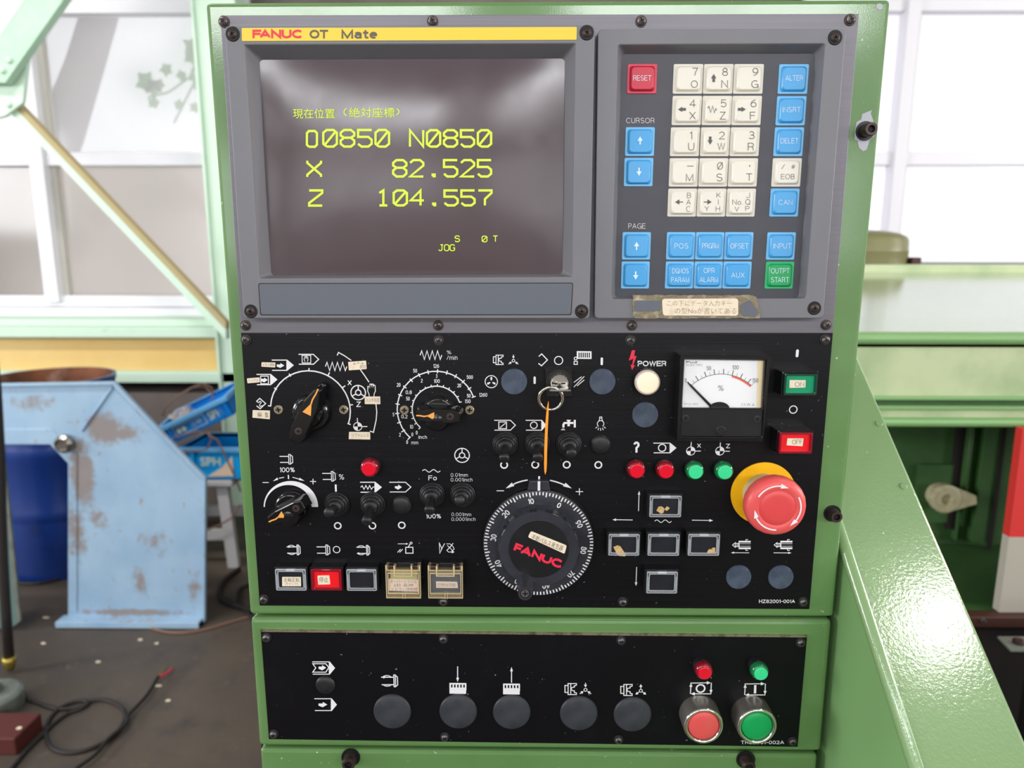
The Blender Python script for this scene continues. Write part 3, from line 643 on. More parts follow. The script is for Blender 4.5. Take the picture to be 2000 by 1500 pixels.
def stains(m, spots, col):
    # rust-brown worn patches at fixed places of the sheet, ragged by noise
    nt = m.node_tree; N = nt.nodes; L = nt.links; bs = N['Principled BSDF']; src = bs.inputs['Base Color'].links[0].from_socket
    tc = N.new('ShaderNodeTexCoord'); acc = None
    for x, z, rx, rz, s_ in spots:
        mp = N.new('ShaderNodeMapping'); mp.inputs['Location'].default_value = (-x / rx, 0, -z / rz); mp.inputs['Scale'].default_value = (1 / rx, 0, 1 / rz)
        g = N.new('ShaderNodeTexGradient'); g.gradient_type = 'SPHERICAL'; L.new(tc.outputs['Object'], mp.inputs[0]); L.new(mp.outputs[0], g.inputs[0])
        k = N.new('ShaderNodeMath'); k.operation = 'MULTIPLY'; k.inputs[1].default_value = s_; L.new(g.outputs['Fac'], k.inputs[0])
        if acc is None: acc = k.outputs[0]
        else:
            mx = N.new('ShaderNodeMath'); mx.operation = 'MAXIMUM'; L.new(acc, mx.inputs[0]); L.new(k.outputs[0], mx.inputs[1]); acc = mx.outputs[0]
    no = N.new('ShaderNodeTexNoise'); no.inputs['Scale'].default_value = 24; no.inputs['Detail'].default_value = 8; no.inputs['Roughness'].default_value = .7; L.new(tc.outputs['Object'], no.inputs['Vector'])
    ad = N.new('ShaderNodeMath'); ad.operation = 'ADD'; L.new(acc, ad.inputs[0]); L.new(no.outputs['Fac'], ad.inputs[1])
    r = N.new('ShaderNodeMapRange'); r.inputs['From Min'].default_value = .76; r.inputs['From Max'].default_value = .98; L.new(ad.outputs[0], r.inputs['Value'])
    r.inputs['To Max'].default_value = .8
    x = N.new('ShaderNodeMix'); x.data_type = 'RGBA'; L.new(r.outputs[0], x.inputs['Factor']); L.new(src, x.inputs[6]); x.inputs[7].default_value = lin(col); L.new(x.outputs[2], bs.inputs['Base Color'])
sp = []
for x, y, rx, ry, s_ in ((205, 838, 55, 48, .8), (160, 925, 34, 110, .75), (240, 845, 60, 30, .62), (275, 1135, 30, 60, .52), (60, 785, 90, 26, .5), (260, 1196, 150, 12, .75), (380, 1150, 24, 60, .48), (150, 1040, 30, 100, .6), (300, 1060, 50, 70, .42), (190, 1010, 30, 60, .5)):
    p = PY(x, y, Yg) - gd.location; k = (PY(x + 1, y, Yg) - PY(x, y, Yg)).length; sp.append((p.x, p.z, rx * k * 1.2, ry * k * 1.15, s_))
stains(M_['pale_blue'], sp, (138, 118, 104))
q = [(-140, 838), (98, 838), (150, 880), (150, 1195), (134, 1195), (133, 905), (98, 868), (-140, 868)]
quadY(q, Yg - .004, .01).build('folded_edge', M_['pale_blue'], gd, bevel=.002)
m = MB(); A_ = PY(222, 752, Yg - .003); B_ = PY(160, 842, Yg - .003)
m.tube([A_, B_], .004, 6); m.build('weld_seam', M_['pale_blue'], gd)
p = PY(127, 866, Yg - .01); MB().lathe([(0, 0), (.034, 0), (.034, .02), (.024, .03), (.022, .022), (0, .022)], (p.x, Yg - .004, p.z), seg=32, sharp=40).build('pivot_boss', M_['steel'], gd)
# ------------------------------------------------------------------ stool and crates
Ys = 2.62
stl = thing('stool', (PY(400, 1080, Ys).x, Ys, 0), 'white painted stool carrying the blue crates', 'stool')
xs0 = PY(300, 1090, Ys).x; xs1 = PY(456, 1100, Ys).x; zs = PY(430, 936, Ys).z
MB().box(xs0 - .03, xs1 + .03, Ys - .02, Ys + .34, zs - .03, zs).build('seat', M_['stool'], stl, bevel=.006)
for x, y in ((xs0, Ys), (xs1, Ys), (xs0, Ys + .3), (xs1, Ys + .3)):
    MB().hexa([(x - .028, y, 0), (x + .022, y, 0), (x + .022 - .03, y + .01, zs - .02), (x - .028 - .03, y + .01, zs - .02)], [(x - .028, y + .03, 0), (x + .022, y + .03, 0), (x + .022 - .03, y + .04, zs - .02), (x - .028 - .03, y + .04, zs - .02)]).build('leg', M_['stool'], stl)
za, zb = PY(430, 1056, Ys).z, PY(430, 1036, Ys).z
MB().box(xs0 - .04, xs1, Ys + .005, Ys + .025, za, zb).build('stretcher', M_['stool'], stl)
MB().box(xs0 - .04, xs1, Ys + .31, Ys + .33, za, zb).build('stretcher', M_['stool'], stl)
def crate(loc, rot, w_, d_, h_, m_, label):
    t = thing('plastic_crate', loc, label, 'crate', 'blue crates on the stool', rot=rot); T_ = .006
    b = MB(); b.box(-w_, w_, -d_, d_, 0, T_); b.box(-w_, w_, -d_, -d_ + T_, 0, h_); b.box(-w_, w_, d_ - T_, d_, 0, h_); b.box(-w_, -w_ + T_, -d_, d_, 0, h_); b.box(w_ - T_, w_, -d_, d_, 0, h_)
    b.build('body', M_[m_], t, local=True)
    b = MB(); e = .014
    for q in ((-w_ - e, w_ + e, -d_ - e, -d_ + T_), (-w_ - e, w_ + e, d_ - T_, d_ + e), (-w_ - e, -w_ + T_, -d_, d_), (w_ - T_, w_ + e, -d_, d_)): b.box(q[0], q[1], q[2], q[3], h_ - .02, h_ + .001)
    b.build('rim', M_['crate_rim'], t, local=True, bevel=.003)
    for x in (-w_ * .93, -w_ * .72, w_ * .72, w_ * .93): MB().box(x - .004, x + .004, -d_ - .01, -d_, 0, h_ - .02).build('rib', M_[m_], t, local=True)
    return t
zc = zs
lc = PY(440, 900, Ys - .02)
cr1 = crate((lc.x, Ys + .12, zc), None, .2, .13, .15, 'crate2', 'lower sky-blue crate standing level on the white stool')
pr = MB(); put_text(pr, 'SPH', -.07, .085, .09, .04, -.1312, 0, .02); pr.build('lettering', M_['print_pale'], cr1, local=True)
b = MB(); b.prism([(-.09, .015), (.03, .02), (.03, .11), (-.02, .06)], -.133, -.1315); b.build('paper_scrap', M_['paper_peach'], cr1, local=True)
pc = PY(381, 836, Ys - .06)
cr2 = crate((pc.x, Ys + .11, pc.z - .004), (math.radians(8), -math.radians(25.5), 0), .17, .13, .09, 'crate', 'upper blue crate tilted on top of the lower one, full of wire')
pr = MB(); put_text(pr, 'SPH', .095, .04, .065, .038, -.1312, 0, .02); pr.build('lettering', M_['print_pale'], cr2, local=True)
pr = MB(); pr.stroke([(-.11, .018), (.045, .018), (.045, .062), (-.11, .062)], .003, -.1312, True); put_text(pr, '●●', -.075, .04, .045, .022, -.1312, 0, 0); put_text(pr, '三甲', .0, .04, .05, .02, -.1312, 0, 0); pr.build('lettering', M_['print_pale'], cr2, local=True)
# loose wire and cable
def loops(c, r0, n, seed, r=.0016, sq=.6, E=None, dz=.002, name='wire_coil', m='wire', label='', cat='wire'):
    rng = random.Random(seed); b = MB()
    for i in range(n):
        rr = r0 * rng.uniform(.8, 1.1); cx, cy = rng.uniform(-.02, .02), rng.uniform(-.015, .015); ph = rng.uniform(0, 6)
        b.tube([Vector(c) + E @ Vector((cx + rr * math.cos(a_), cy + sq * rr * math.sin(a_), .008 * math.sin(2 * a_ + ph) + i * dz)) for a_ in [2 * pi * k / 36 for k in range(36)]], r, 6, closed=True)
    return tag(b.build(name, M_[m]), label, cat)
E2 = cr2.rotation_euler.to_matrix()
loops(Vector(cr2.location) + E2 @ Vector((-.085, -.035, .02)), .05, 16, 4, r=.0024, sq=.8, E=E2, dz=.0055, label='tangled bright wire coil in the tilted crate')
cw = PY(368, 800, Ys)
b = MB(); b.tube([PY(x, y, Ys + .02) for x, y in ((318, 812), (322, 795), (345, 775), (375, 757), (400, 754), (415, 770), (414, 788), (400, 796))], .0035, 8); b.tube([PY(x, y, Ys + .01) for x, y in ((375, 757), (395, 748), (412, 756), (420, 772))], .003, 8)
tag(b.build('brown_cable', M_['cable_brown']), 'brown cable looped above the tilted crate', 'cable')
b = MB(); b.tube([PY(x, y, Ys - .06) for x, y in ((333, 862), (345, 852), (385, 843), (405, 846), (414, 858), (405, 876), (380, 882), (350, 880), (336, 868))], .004, 8, closed=True)
b.tube([PY(x, y, Ys - .06) for x, y in ((405, 846), (425, 860), (440, 890), (456, 925), (470, 960)) ], .004, 8)
tag(b.build('brown_cable', M_['cable_brown']), 'brown cable looped over the front of the lower crate', 'cable')
b = MB(); b.tube([PY(x, y, Ys - .03) for x, y in ((470, 985), (455, 1010), (430, 1025), (405, 1035))], .004, 8); tag(b.build('brown_cable', M_['cable_brown']), 'thin brown cable hanging beside the stool leg', 'cable')
# ------------------------------------------------------------------ floor clutter on the left
def fl(ref, pts, r): return [PZ(*px_(ref, x, y), r) for x, y in pts]
def smooth(pts, n=6):
    out = []; P_ = [pts[0]] + list(pts) + [pts[-1]]
    for i in range(1, len(P_) - 2):
        for k in range(n):
            t = k / n; a_, b2, c2, d2 = P_[i - 1], P_[i], P_[i + 1], P_[i + 2]
            out.append(.5 * ((2 * b2) + (c2 - a_) * t + (2 * a_ - 5 * b2 + 4 * c2 - d2) * t * t + (3 * b2 - a_ - 3 * c2 + d2) * t ** 3))
    out.append(Vector(pts[-1])); return out
c1 = [(90, 1075), (200, 1112), (320, 1152), (420, 1150), (500, 1133), (517, 1112), (600, 1100), (690, 1130), (733, 1180), (715, 1250), (640, 1330), (520, 1390), (400, 1412), (310, 1385), (268, 1310), (285, 1220), (350, 1150), (430, 1113), (495, 1106), (515, 1125), (470, 1155), (400, 1180), (310, 1245), (230, 1325), (150, 1405), (70, 1500), (0, 1580)]
t = thing('floor_cable', tuple(PZ(*px_('Q3', 500, 1250), 0)), 'dark cable looped on the floor at the lower left', 'cable')
MB().tube(smooth(fl('Q3', c1, .006)), .006, 8).build('sheath', M_['hose'], t)
t = thing('floor_cable', tuple(PZ(*px_('Q3', 800, 1150), 0)), 'dark floor cable with bare red and yellow wire ends', 'cable')
MB().tube(smooth(fl('Q3', [(925, 965), (870, 1060), (800, 1140), (748, 1195), (735, 1245), (640, 1325), (560, 1420), (450, 1500), (380, 1560)], .016)), .006, 8).build('sheath', M_['hose'], t)
MB().tube(smooth(fl('Q3', [(928, 966), (970, 950), (1012, 915)], .012)), .004, 6).build('red_wire', M_['key_red'], t)
MB().tube(smooth(fl('Q3', [(928, 960), (950, 930), (972, 895)], .012)), .002, 6).build('yellow_wire', M_['brass'], t)
t = MB().tube(smooth(fl('Q3', [(820, 640), (870, 672), (950, 698), (1060, 708), (1200, 688), (1330, 652), (1440, 620), (1520, 600)], .005)), .005, 8).build('floor_cable', M_['cable_brown']); tag(t, 'pale brown cable on the floor below the pale blue guard', 'cable')
t = MB().tube(smooth(fl('Q3', [(1400, 335), (1330, 390), (1290, 450), (1300, 510), (1370, 545), (1450, 570), (1560, 600)], .012)), .012, 8).build('floor_hose', M_['hose']); tag(t, 'thick black hose on the floor beside the cabinet', 'hose')
t = MB().tube(smooth(fl('Q3', [(1480, 420), (1410, 450), (1400, 510), (1440, 580), (1500, 650)], .01)), .008, 8).build('floor_hose', M_['hose']); tag(t, 'second black hose curling on the floor at the cabinet edge', 'hose')
t = MB().tube(smooth(fl('Q3', [(30, 395), (95, 412), (200, 420), (300, 405), (420, 372)], .007)), .007, 8).build('floor_hose', M_['hose']); tag(t, 'dark hose lying along the foot of the drum', 'hose')
e = PZ(*px_('Q3', 55, 900), .03)
ho = thing('air_hose', (e.x, e.y, 0), 'dark hanging hose with a brass fitting at the left edge', 'hose')
q = PY(-30, 780, e.y + .05)
top = [PY(x, y, e.y) for x, y in ((18, 1286), (12, 1200), (6, 1100), (2, 1000), (0, 900), (-8, 760), (-30, 560), (-60, 200))] + [Vector((PY(-60, 200, e.y).x, e.y, 4.3))]
top = top[::1]; MB().tube(top, .016, 12).build('tube', M_['hose'], ho)
f0 = PY(17, 1282, e.y); f1 = PY(21, 1308, e.y)
MB().tube([f0, f0 * .6 + f1 * .4, f1], [.021, .021, .012], 12).build('brass_fitting', M_['brass'], ho)
gp = thing('leaning_sheet', (PY(10, 1200, 2.2).x, 2.2, 0), 'grey-green metal sheet at the left edge beside the drum', 'metal sheet')
quadY([(-120, 900), (2, 900), (36, 1216), (22, 1226), (-120, 1236)], 2.05, .02).build('sheet', M_['grey_green'], gp)
quadY([(2, 900), (8, 900), (40, 1212), (33, 1218)], 2.04, .01).build('edge', M_['cast'], gp)
p = PZ(-12, 1385, 0)
MB().lathe([(0, 0), (.085, 0), (.085, .05), (.075, .06), (.03, .062), (.03, .09), (0, .09)], tuple(p), seg=40, axis='z').build('base_disc', M_['cast'])
tag(bpy.data.objects['base_disc'], 'grey cast round base cut off by the left edge', 'machine foot')
p = PZ(10, 1462, 0)
tag(MB().box(p.x - .11, p.x + .055, p.y - .03, p.y + .09, 0, .055).build('red_block', M_['red_box'], bevel=.004), 'dull red block on the floor at the bottom left', 'block')
rng = random.Random(11)
for i, (x, y) in enumerate(((575, 880), (258, 772), (825, 750), (925, 1020), (270, 620), (918, 772), (115, 1268), (985, 1108))):
    p = PZ(*px_('Q3', x, y), 0) if i != 6 else PZ(*px_('Q3', x, y), .057)
    b = MB(); pts = [(rng.uniform(.006, .014) * math.cos(a_) , rng.uniform(.003, .007) * math.sin(a_)) for a_ in (0, 1.1, 2.2, 3.2, 4.2, 5.3)]
    b.add([(p.x + a_, p.y + c_, p.z) for a_, c_ in pts] + [(p.x + a_, p.y + c_, p.z + .003) for a_, c_ in pts], [tuple(range(6))[::-1], tuple(range(6, 12))] + [(k, (k + 1) % 6, 6 + (k + 1) % 6, 6 + k) for k in range(6)])
    tag(b.build('metal_chip', M_['paper']), ['pale double scrap on the floor above the bare wire ends', 'pale scrap on the floor nearest the brass hose fitting', 'small pale scrap on the floor just below the pale brown cable', 'pale scrap beside the end of the red wire',
        'pale scrap left of the foot of the pale blue guard', 'small scrap right of the one below the pale brown cable', 'small pale scrap on the dull red block', 'small pale scrap on the dark floor right of the cable loop'][i], 'scrap', 'pale scraps on the floor')
# ================================================================== lathe body on the right
def zr(y, Y, x=1850): return PY(x, y, Y).z
X0, X1 = .42, 3.2
la = thing('lathe_body', (1.2, 1.2, 0), 'green lathe body with a glossy lid, pale band and dark open bay on the right', 'machine')
Yf, Yr = .9, 1.75
zA, zB = zr(648, Yf), zr(531, Yr)
MB().hexa([(X0, Yf, zA), (X1, Yf, zA), (X1, Yf, zA - .03), (X0, Yf, zA - .03)], [(X0, Yr, zB), (X1, Yr, zB), (X1, Yr, zB - .03), (X0, Yr, zB - .03)]).build('lid', M_['lid'], la)
MB().box(X0, X1, Yr - .01, Yr + .08, zB - .02, zr(517, Yr)).build('rear_ledge', M_['band'], la, bevel=.004)
m = MB(); r_ = .011; m.lathe([(0, X0), (r_, X0), (r_, X1), (0, X1)], (0, Yf - .004, zr(661, Yf)), seg=24, axis='x'); m.build('rounded_edge', M_['green_smooth'], la)
MB().box(X0, X1, Yf, Yf + .02, zr(774, Yf), zr(655, Yf)).build('front_band', M_['band'], la)
MB().box(X0, X1, Yf - .012, Yf + .02, zr(780, Yf), zr(773, Yf)).build('trim_strip', M_['green_smooth'], la, bevel=.002)
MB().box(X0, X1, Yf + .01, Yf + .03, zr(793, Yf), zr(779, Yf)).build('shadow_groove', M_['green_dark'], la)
MB().box(X0, X1, Yf - .01, Yf + .02, zr(799, Yf), zr(791, Yf)).build('trim_strip', M_['green_smooth'], la, bevel=.002)
MB().box(X0, X1, Yf, Yf + .02, zr(817, Yf), zr(798, Yf)).build('front_band', M_['band'], la)
m = MB(); m.lathe([(0, X0), (.0095, X0), (.0095, X1), (0, X1)], (0, Yf - .002, zr(824, Yf)), seg=20, axis='x'); m.build('rounded_edge', M_['green_smooth'], la)
# bay
zt_, zb_ = zr(832, Yf), zr(1198, Yf)
Yi = 1.25
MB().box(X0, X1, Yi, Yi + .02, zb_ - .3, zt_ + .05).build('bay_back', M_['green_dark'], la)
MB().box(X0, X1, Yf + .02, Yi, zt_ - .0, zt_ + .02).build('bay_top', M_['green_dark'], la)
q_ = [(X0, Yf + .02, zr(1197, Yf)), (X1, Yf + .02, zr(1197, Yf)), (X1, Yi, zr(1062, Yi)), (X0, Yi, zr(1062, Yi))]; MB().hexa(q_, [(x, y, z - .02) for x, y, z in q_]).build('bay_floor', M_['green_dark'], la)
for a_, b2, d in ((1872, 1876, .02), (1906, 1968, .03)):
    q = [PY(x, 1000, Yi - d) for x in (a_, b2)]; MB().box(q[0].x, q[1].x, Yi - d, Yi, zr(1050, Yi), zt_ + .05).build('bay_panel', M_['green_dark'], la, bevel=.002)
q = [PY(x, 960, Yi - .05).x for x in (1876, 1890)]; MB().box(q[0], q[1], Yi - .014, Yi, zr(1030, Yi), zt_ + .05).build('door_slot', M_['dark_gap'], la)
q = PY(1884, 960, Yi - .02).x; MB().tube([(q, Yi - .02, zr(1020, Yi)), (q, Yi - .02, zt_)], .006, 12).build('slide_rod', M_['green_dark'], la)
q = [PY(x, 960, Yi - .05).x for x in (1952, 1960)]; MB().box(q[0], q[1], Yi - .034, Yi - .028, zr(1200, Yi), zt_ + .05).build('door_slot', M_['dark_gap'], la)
p = PY(1848, 975, Yi - .05)
MB().box(p.x - .05, p.x + .05, Yi - .012, Yi, p.z - .075, p.z + .075).build('plate', M_['green_dark'], la)
kn_ = MB().lathe([(0, 0), (.03, 0), (.03, .02), (.036, .022), (.036, .038), (.03, .042), (.014, .042), (.01, .03), (0, .03)], (p.x, Yi - .012, p.z), seg=32, sharp=40).build('clamp_knob', M_['cream_plastic'], la, label='white plastic clamp knob')
MB().prism([(p.x + .02, p.z + .030), (p.x + .072, p.z + .008), (p.x + .076, p.z - .012), (p.x + .02, p.z - .030)], Yi - .05, Yi - .036).build('lever', M_['cream_plastic'], kn_)
p = PY(1975, 902, Yf + .2); hk_ = MB().tube([p, p + Vector((0, -.02, 0)), p + Vector((-.006, -.03, -.01)), p + Vector((-.003, -.03, -.045)), p + Vector((.01, -.03, -.055)), p + Vector((.035, -.03, -.056))], .0028, 8).build('wire_hook', M_['steel'], la)
# red and white striped door at the right edge
Yk = .868
dq = lambda pts: [xz(PY(x, y, Yk)) for x, y in pts]
sd = thing('sliding_door', tuple(PY(2000, 1195, Yk)), 'sliding door edge with a red and a grey-white field at the right edge', 'door')
MB().prism(dq([(1998, 838), (2500, 838), (2500, 1052), (1971, 1049)]), Yk, Yk + .02).build('red_field', M_['red_door'], sd)
MB().prism(dq([(1971, 1049), (2500, 1052), (2500, 1198), (1951, 1196)]), Yk, Yk + .02).build('white_field', M_['white_door'], sd)
Yb2 = .84
MB().box(X0, X1, Yf - .02, Yf + .03, zr(1204, Yf - .02), zr(1197, Yf - .02)).build('sill', M_['green_dark'], la, bevel=.002)
MB().box(X0, X1, Yf - .05, Yf - .021, zr(1226, Yf - .05), zr(1205, Yf - .05)).build('brown_rail', M_['brown_rail'], la, bevel=.002)
MB().box(X0, X1, Yf - .02, Yi + .4, 0, zr(1228, Yf - .02)).build('base', M_['dark_gap'], la)
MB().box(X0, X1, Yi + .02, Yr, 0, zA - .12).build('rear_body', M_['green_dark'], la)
p = PY(1923, 1214, Yf - .055); MB().lathe([(.005, 0), (.005, .003), (0, .0035)], (p.x, Yf - .05, p.z), seg=16).build('screw', M_['screw_dark'], la)
tb = thing('tool_carriage', tuple(PY(1985, 1420, .72)), 'black boxy tool carriage below the brown rail at the lower right', 'machine part')
xa = PY(1972, 1300, .7).x
MB().box(xa, xa + .5, .62, .665, .35, PY(1990, 1276, .62).z).build('block', M_['black'], tb, bevel=.003)
MB().box(xa + .02, xa + .5, .60, .64, .4, PY(1990, 1296, .6).z).build('cover', M_['black'], tb, bevel=.003)
q = [PY(1948, 1247, .668), PY(2100, 1247, .668), PY(2100, 1276, .62), PY(1974, 1274, .62)]
q = [v + Vector((0, 0, .004)) for v in q]; MB().hexa([tuple(v) for v in q], [(v.x, v.y + .001, v.z - .0035) for v in q]).build('top_plate', M_['cast'], tb)
p = PY(1988, 1262, .643) + Vector((0, 0, .003)); MB().lathe([(.009, 0), (.009, .008), (.006, .01), (0, .01)], (p.x, p.y, p.z), seg=20, axis='z').build('cap_screw', M_['bolt'], tb)
# motor cap on the headstock
Ym = 1.98; p = PY(1688, 515, Ym); rm = (PY(1766, 490, Ym).x - p.x); zm = zr(515, Ym, 1700)
hs = thing('headstock_block', (p.x, Ym, zm - .2), 'green headstock block behind the glossy lid', 'machine part')
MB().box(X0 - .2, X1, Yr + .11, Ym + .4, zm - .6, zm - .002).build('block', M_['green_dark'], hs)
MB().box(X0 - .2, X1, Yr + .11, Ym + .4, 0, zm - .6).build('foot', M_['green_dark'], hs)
mc = thing('motor_cap', (p.x, Ym, zm), 'olive domed motor cap behind the cabinet on the right', 'motor')
zd = zr(449, Ym, 1700) - zm
MB().lathe([(rm, -.0), (rm, zd * .36), (rm * 1.01, zd * .38), (rm * .995, zd * .42), (rm * .99, zd * .68), (rm * .93, zd * .8), (rm * .75, zd * .9), (rm * .4, zd * .97), (0, zd)], (p.x, Ym, zm), seg=64, axis='z', sharp=60).build('dome', M_['olive'], mc)
p = PY(1784, 514, Ym - .08); tag(MB().box(p.x - .016, p.x + .016, Ym - .1, Ym - .06, zm - .002, zm + .022).build('clamp_lug', M_['brown_rail'], bevel=.004), 'small dark lug right of the motor cap', 'machine part')
# ================================================================== sloping green guard beside the pendant
xB = P(1626, 1211).x + .006
g0 = PX(1656, 1100, xB); g1 = PX(1784, 1500, xB); dg = (g1 - g0).normalized(); nrm = dg.cross(Vector((1, 0, 0))).normalized()
def onA(px, py): d = ray(px, py); return CAM + d * ((g0 - CAM).dot(nrm) / d.dot(nrm))
r0 = onA(1721, 800); r1 = onA(1896, 1200)
print('GUARD', g0, g1, dg, r0, r1)
xR = (r0.x + r1.x) / 2
top = g0 - dg * .62; bot = g1 + dg * .25
sg = thing('sloping_guard', (xB, (top.y + bot.y) / 2, 0), 'glossy sloping green sheet metal guard between cabinet and lathe bay', 'machine guard')
ra = r0 - (r1 - r0) * 1.2; rb2 = r1 + (r1 - r0) * 1.6
tl, bl = g0 - dg * ((g0 - Vector((0, ra.y, 0))).y / dg.y), g1 + dg * .3
def at_y(Y): return g0 + dg * ((Y - g0.y) / dg.y)
def rt_y(Y): return r0 + (r1 - r0) * ((Y - r0.y) / (r1.y - r0.y))
Ya, Yz = at_y(.62).y, bl.y
A1_, A2_, B1_, B2_ = at_y(Ya), at_y(Yz), rt_y(Ya), rt_y(Yz)
th = Vector((0, 0, -.012))
m = MB(); m.hexa([A1_, A2_, B2_, B1_], [v + th for v in (A1_, A2_, B2_, B1_)]); m.build('sloping_face', M_['green_lid'], sg, bevel=.003, seg=3)
m = MB(); lo = .25
m.hexa([A1_ + th * .5, A2_ + th * .5, Vector((xB, A2_.y, lo)), Vector((xB, A1_.y, lo))], [v + Vector((.012, 0, 0)) for v in (A1_ + th * .5, A2_ + th * .5, Vector((xB, A2_.y, lo)), Vector((xB, A1_.y, lo)))]); m.build('side_wall', M_['green_smooth'], sg)
m = MB(); m.hexa([B1_ + th, B2_ + th, Vector((B2_.x, B2_.y, lo)), Vector((B1_.x, B1_.y, lo))], [v + Vector((-.012, 0, 0)) for v in (B1_ + th, B2_ + th, Vector((B2_.x, B2_.y, lo)), Vector((B1_.x, B1_.y, lo)))]); m.build('far_wall', M_['green_smooth'], sg)
MB().tube([A1_ + Vector((.003, 0, -.0035)), A2_ + Vector((.003, 0, -.0035))], .0045, 12).build('rounded_ridge', M_['green_lid'], sg)
MB().box(xB + .02, min(B1_.x, B2_.x) - .02, Yz + .05, Ya - .1, 0, lo + .02).build('foot', M_['green_dark'], sg)
E3 = Matrix((Vector((1, 0, 0)), dg, nrm if nrm.z > 0 else -nrm)).transposed()
for x, y in ((1716, 828), (1764, 950)):
    p = onA(x, y); rv = MB().lathe([(.0030, -.001), (.0030, .0006), (.0022, .001), (0, .001)], tuple(p), seg=16, axis=E3).build('rivet', M_['green_lid'], sg)
v_ = ray(1835, 1215).normalized(); nn = nrm.normalized(); rf = v_ - nn * 2 * v_.dot(nn); pA = onA(1835, 1215); kk = (3.77 - pA.z) / rf.z
print('LAMP', pA + rf * kk)
# ================================================================== operator pendant: green housings
def edge_pts(pts, Y): return [xz(PY(x, y, Y)) for x, y in pts]
GF = 0.0016          # green front face lies just behind the plates
def housing(name, pts, depth, label, r=0.004):
    q = edge_pts(pts, GF)
    t = thing(name, (sum(a for a, b in q) / 4, GF + depth / 2, min(b for a, b in q)), label, 'machine cabinet')
    mb = MB(); mb.prism(q, GF, GF + depth); mb.build('body', M_['green'], t, bevel=r, seg=3)
    return t
upper = housing('pendant_cabinet', [(400, 4), (1741, -2), (1628.5, 1206), (487.5, 1201)], .16, 'upper green steel cabinet carrying the screen, the keypad and the black control panel', .003)
mid = housing('pendant_cabinet', [(488, 1207), (1626, 1211), (1604, 1469), (505.5, 1458)], .15, 'green cabinet section carrying the low black panel with two big round push buttons', .0035)
low = housing('pendant_cabinet', [(507, 1463), (1598, 1474), (1583, 1640), (520, 1630)], .15, 'lowest green cabinet section cut off by the bottom edge, with two socket bolts', .003)
# stretch the housings' neck to the floor so that they stand on something
nb = MB(); nb.box(-.2, .2, .03, .14, 0.0, low.location.z + .01); nb.build('column', M_['green'], low, bevel=.004)
# dark strips painting the shade in the gaps between the sections
for a, pts in ((mid, [(492, 1200), (1622, 1205), (1618, 1213), (494, 1208)]), (low, [(510, 1456), (1596, 1467), (1596, 1476), (511, 1466)])):
    q = edge_pts(pts, GF + .006); MB().prism(q, GF + .006, GF + .1).build('gap_shade', M_['screw_hole'], a)
# worn primer patches
ch = [(1835, 740), (1842, 718), (1815, 728), (1780, 742), (1772, 778), (1742, 796), (1732, 850), (1728, 905), (1748, 918), (1758, 962), (1785, 985), (1808, 975), (1828, 912), (1856, 890), (1862, 840), (1850, 780)]
Print('K', -GF).f(ch).build('primer_patch', M_['chip'], upper, label='bare grey patch where the paint has chipped off around the bolt')
Print('K', -GF).f([(1872, 28), (1895, 22), (1915, 34), (1912, 58), (1890, 66), (1872, 50)]).build('primer_patch', M_['chip'], upper)

# ------------------------------------------------------------------ screws
def cross(mb, r, h):
    a = r * .56; b = r * .17
    for x0, x1, z0, z1 in ((-a, a, -b, b), (-b, b, -a, a)):
        mb.box(x0, x1, -h - .00012, -h, z0, z1)
def make_screw(name, r_w, r_h, hh, head_mat, washer_mat, flat=False, washer_h=.0007):
    t = bpy.data.objects.new(name, None); COL.objects.link(t)
    h0 = 0
    if r_w:
        MB().lathe([(0, 0), (r_w, 0), (r_w, washer_h), (0, washer_h)], seg=24).build('washer', washer_mat, t, local=True); h0 = washer_h
    m = MB()
    if flat: m.lathe([(0, 0), (r_h, 0), (r_h, .0004), (r_h * .9, hh), (0, hh)], seg=24)
    else: m.lathe([(0, h0), (r_h, h0), (r_h, h0 + hh * .35), (r_h * .9, h0 + hh * .7), (r_h * .6, h0 + hh * .94), (0, h0 + hh)], seg=24, sharp=50)
    hd = m.build('head', head_mat, t, local=True)
    m = MB(); cross(m, r_h, h0 + hh); s = m.build('cross_slot', M_['screw_hole'], hd, local=True)
    s.rotation_euler = (0, random.Random(len(bpy.data.objects)).uniform(0, 1.5), 0)
    return t
def place_screws(proto, spots, parent, h=0.0, rnd=5, z_off=None):
    """screws are parts of the plate they hold"""
    rng = random.Random(rnd)
    for i, (ref, x, y) in enumerate(spots):
        p = Q(ref, x, y, h)
        # a screw is one part: washer + head + slot
        for ch in (proto if isinstance(proto, list) else [proto]):
            o = ch.copy(); COL.objects.link(o); o.parent = parent
            off = Vector(parent.location); o.location = Vector((p.x, -h, p.z)) - off
            rot = rng.uniform(0, 1.5); o.rotation_euler = (0, rot, 0)
            for c2 in ch.children:
                c3 = c2.copy(); COL.objects.link(c3); c3.parent = o
def screw_part(r_w, r_h, hh, head_mat, slot_mat, washer_mat=None, flat=False):
    """one screw as a part (head) with washer and slot as sub-parts"""
    m = MB(); h0 = .0007 if r_w else 0
    if flat: m.lathe([(0, -.0002), (r_h, -.0002), (r_h, .0005), (r_h * .88, hh), (0, hh)], seg=24)
    else: m.lathe([(r_h, h0 - .0003), (r_h, h0 + hh * .4), (r_h * .88, h0 + hh * .75), (r_h * .55, h0 + hh * .96), (0, h0 + hh)], seg=20, sharp=50)
    o = m.build('screw', head_mat, None, local=True)
    if r_w: MB().lathe([(0, -.0001), (r_w, -.0001), (r_w, h0 * .8), (r_w * .93, h0), (0, h0)], seg=28).build('washer', washer_mat, o, local=True)
    m = MB(); cross(m, r_h, h0 + hh); m.build('cross_slot', slot_mat, o, local=True)
    return o
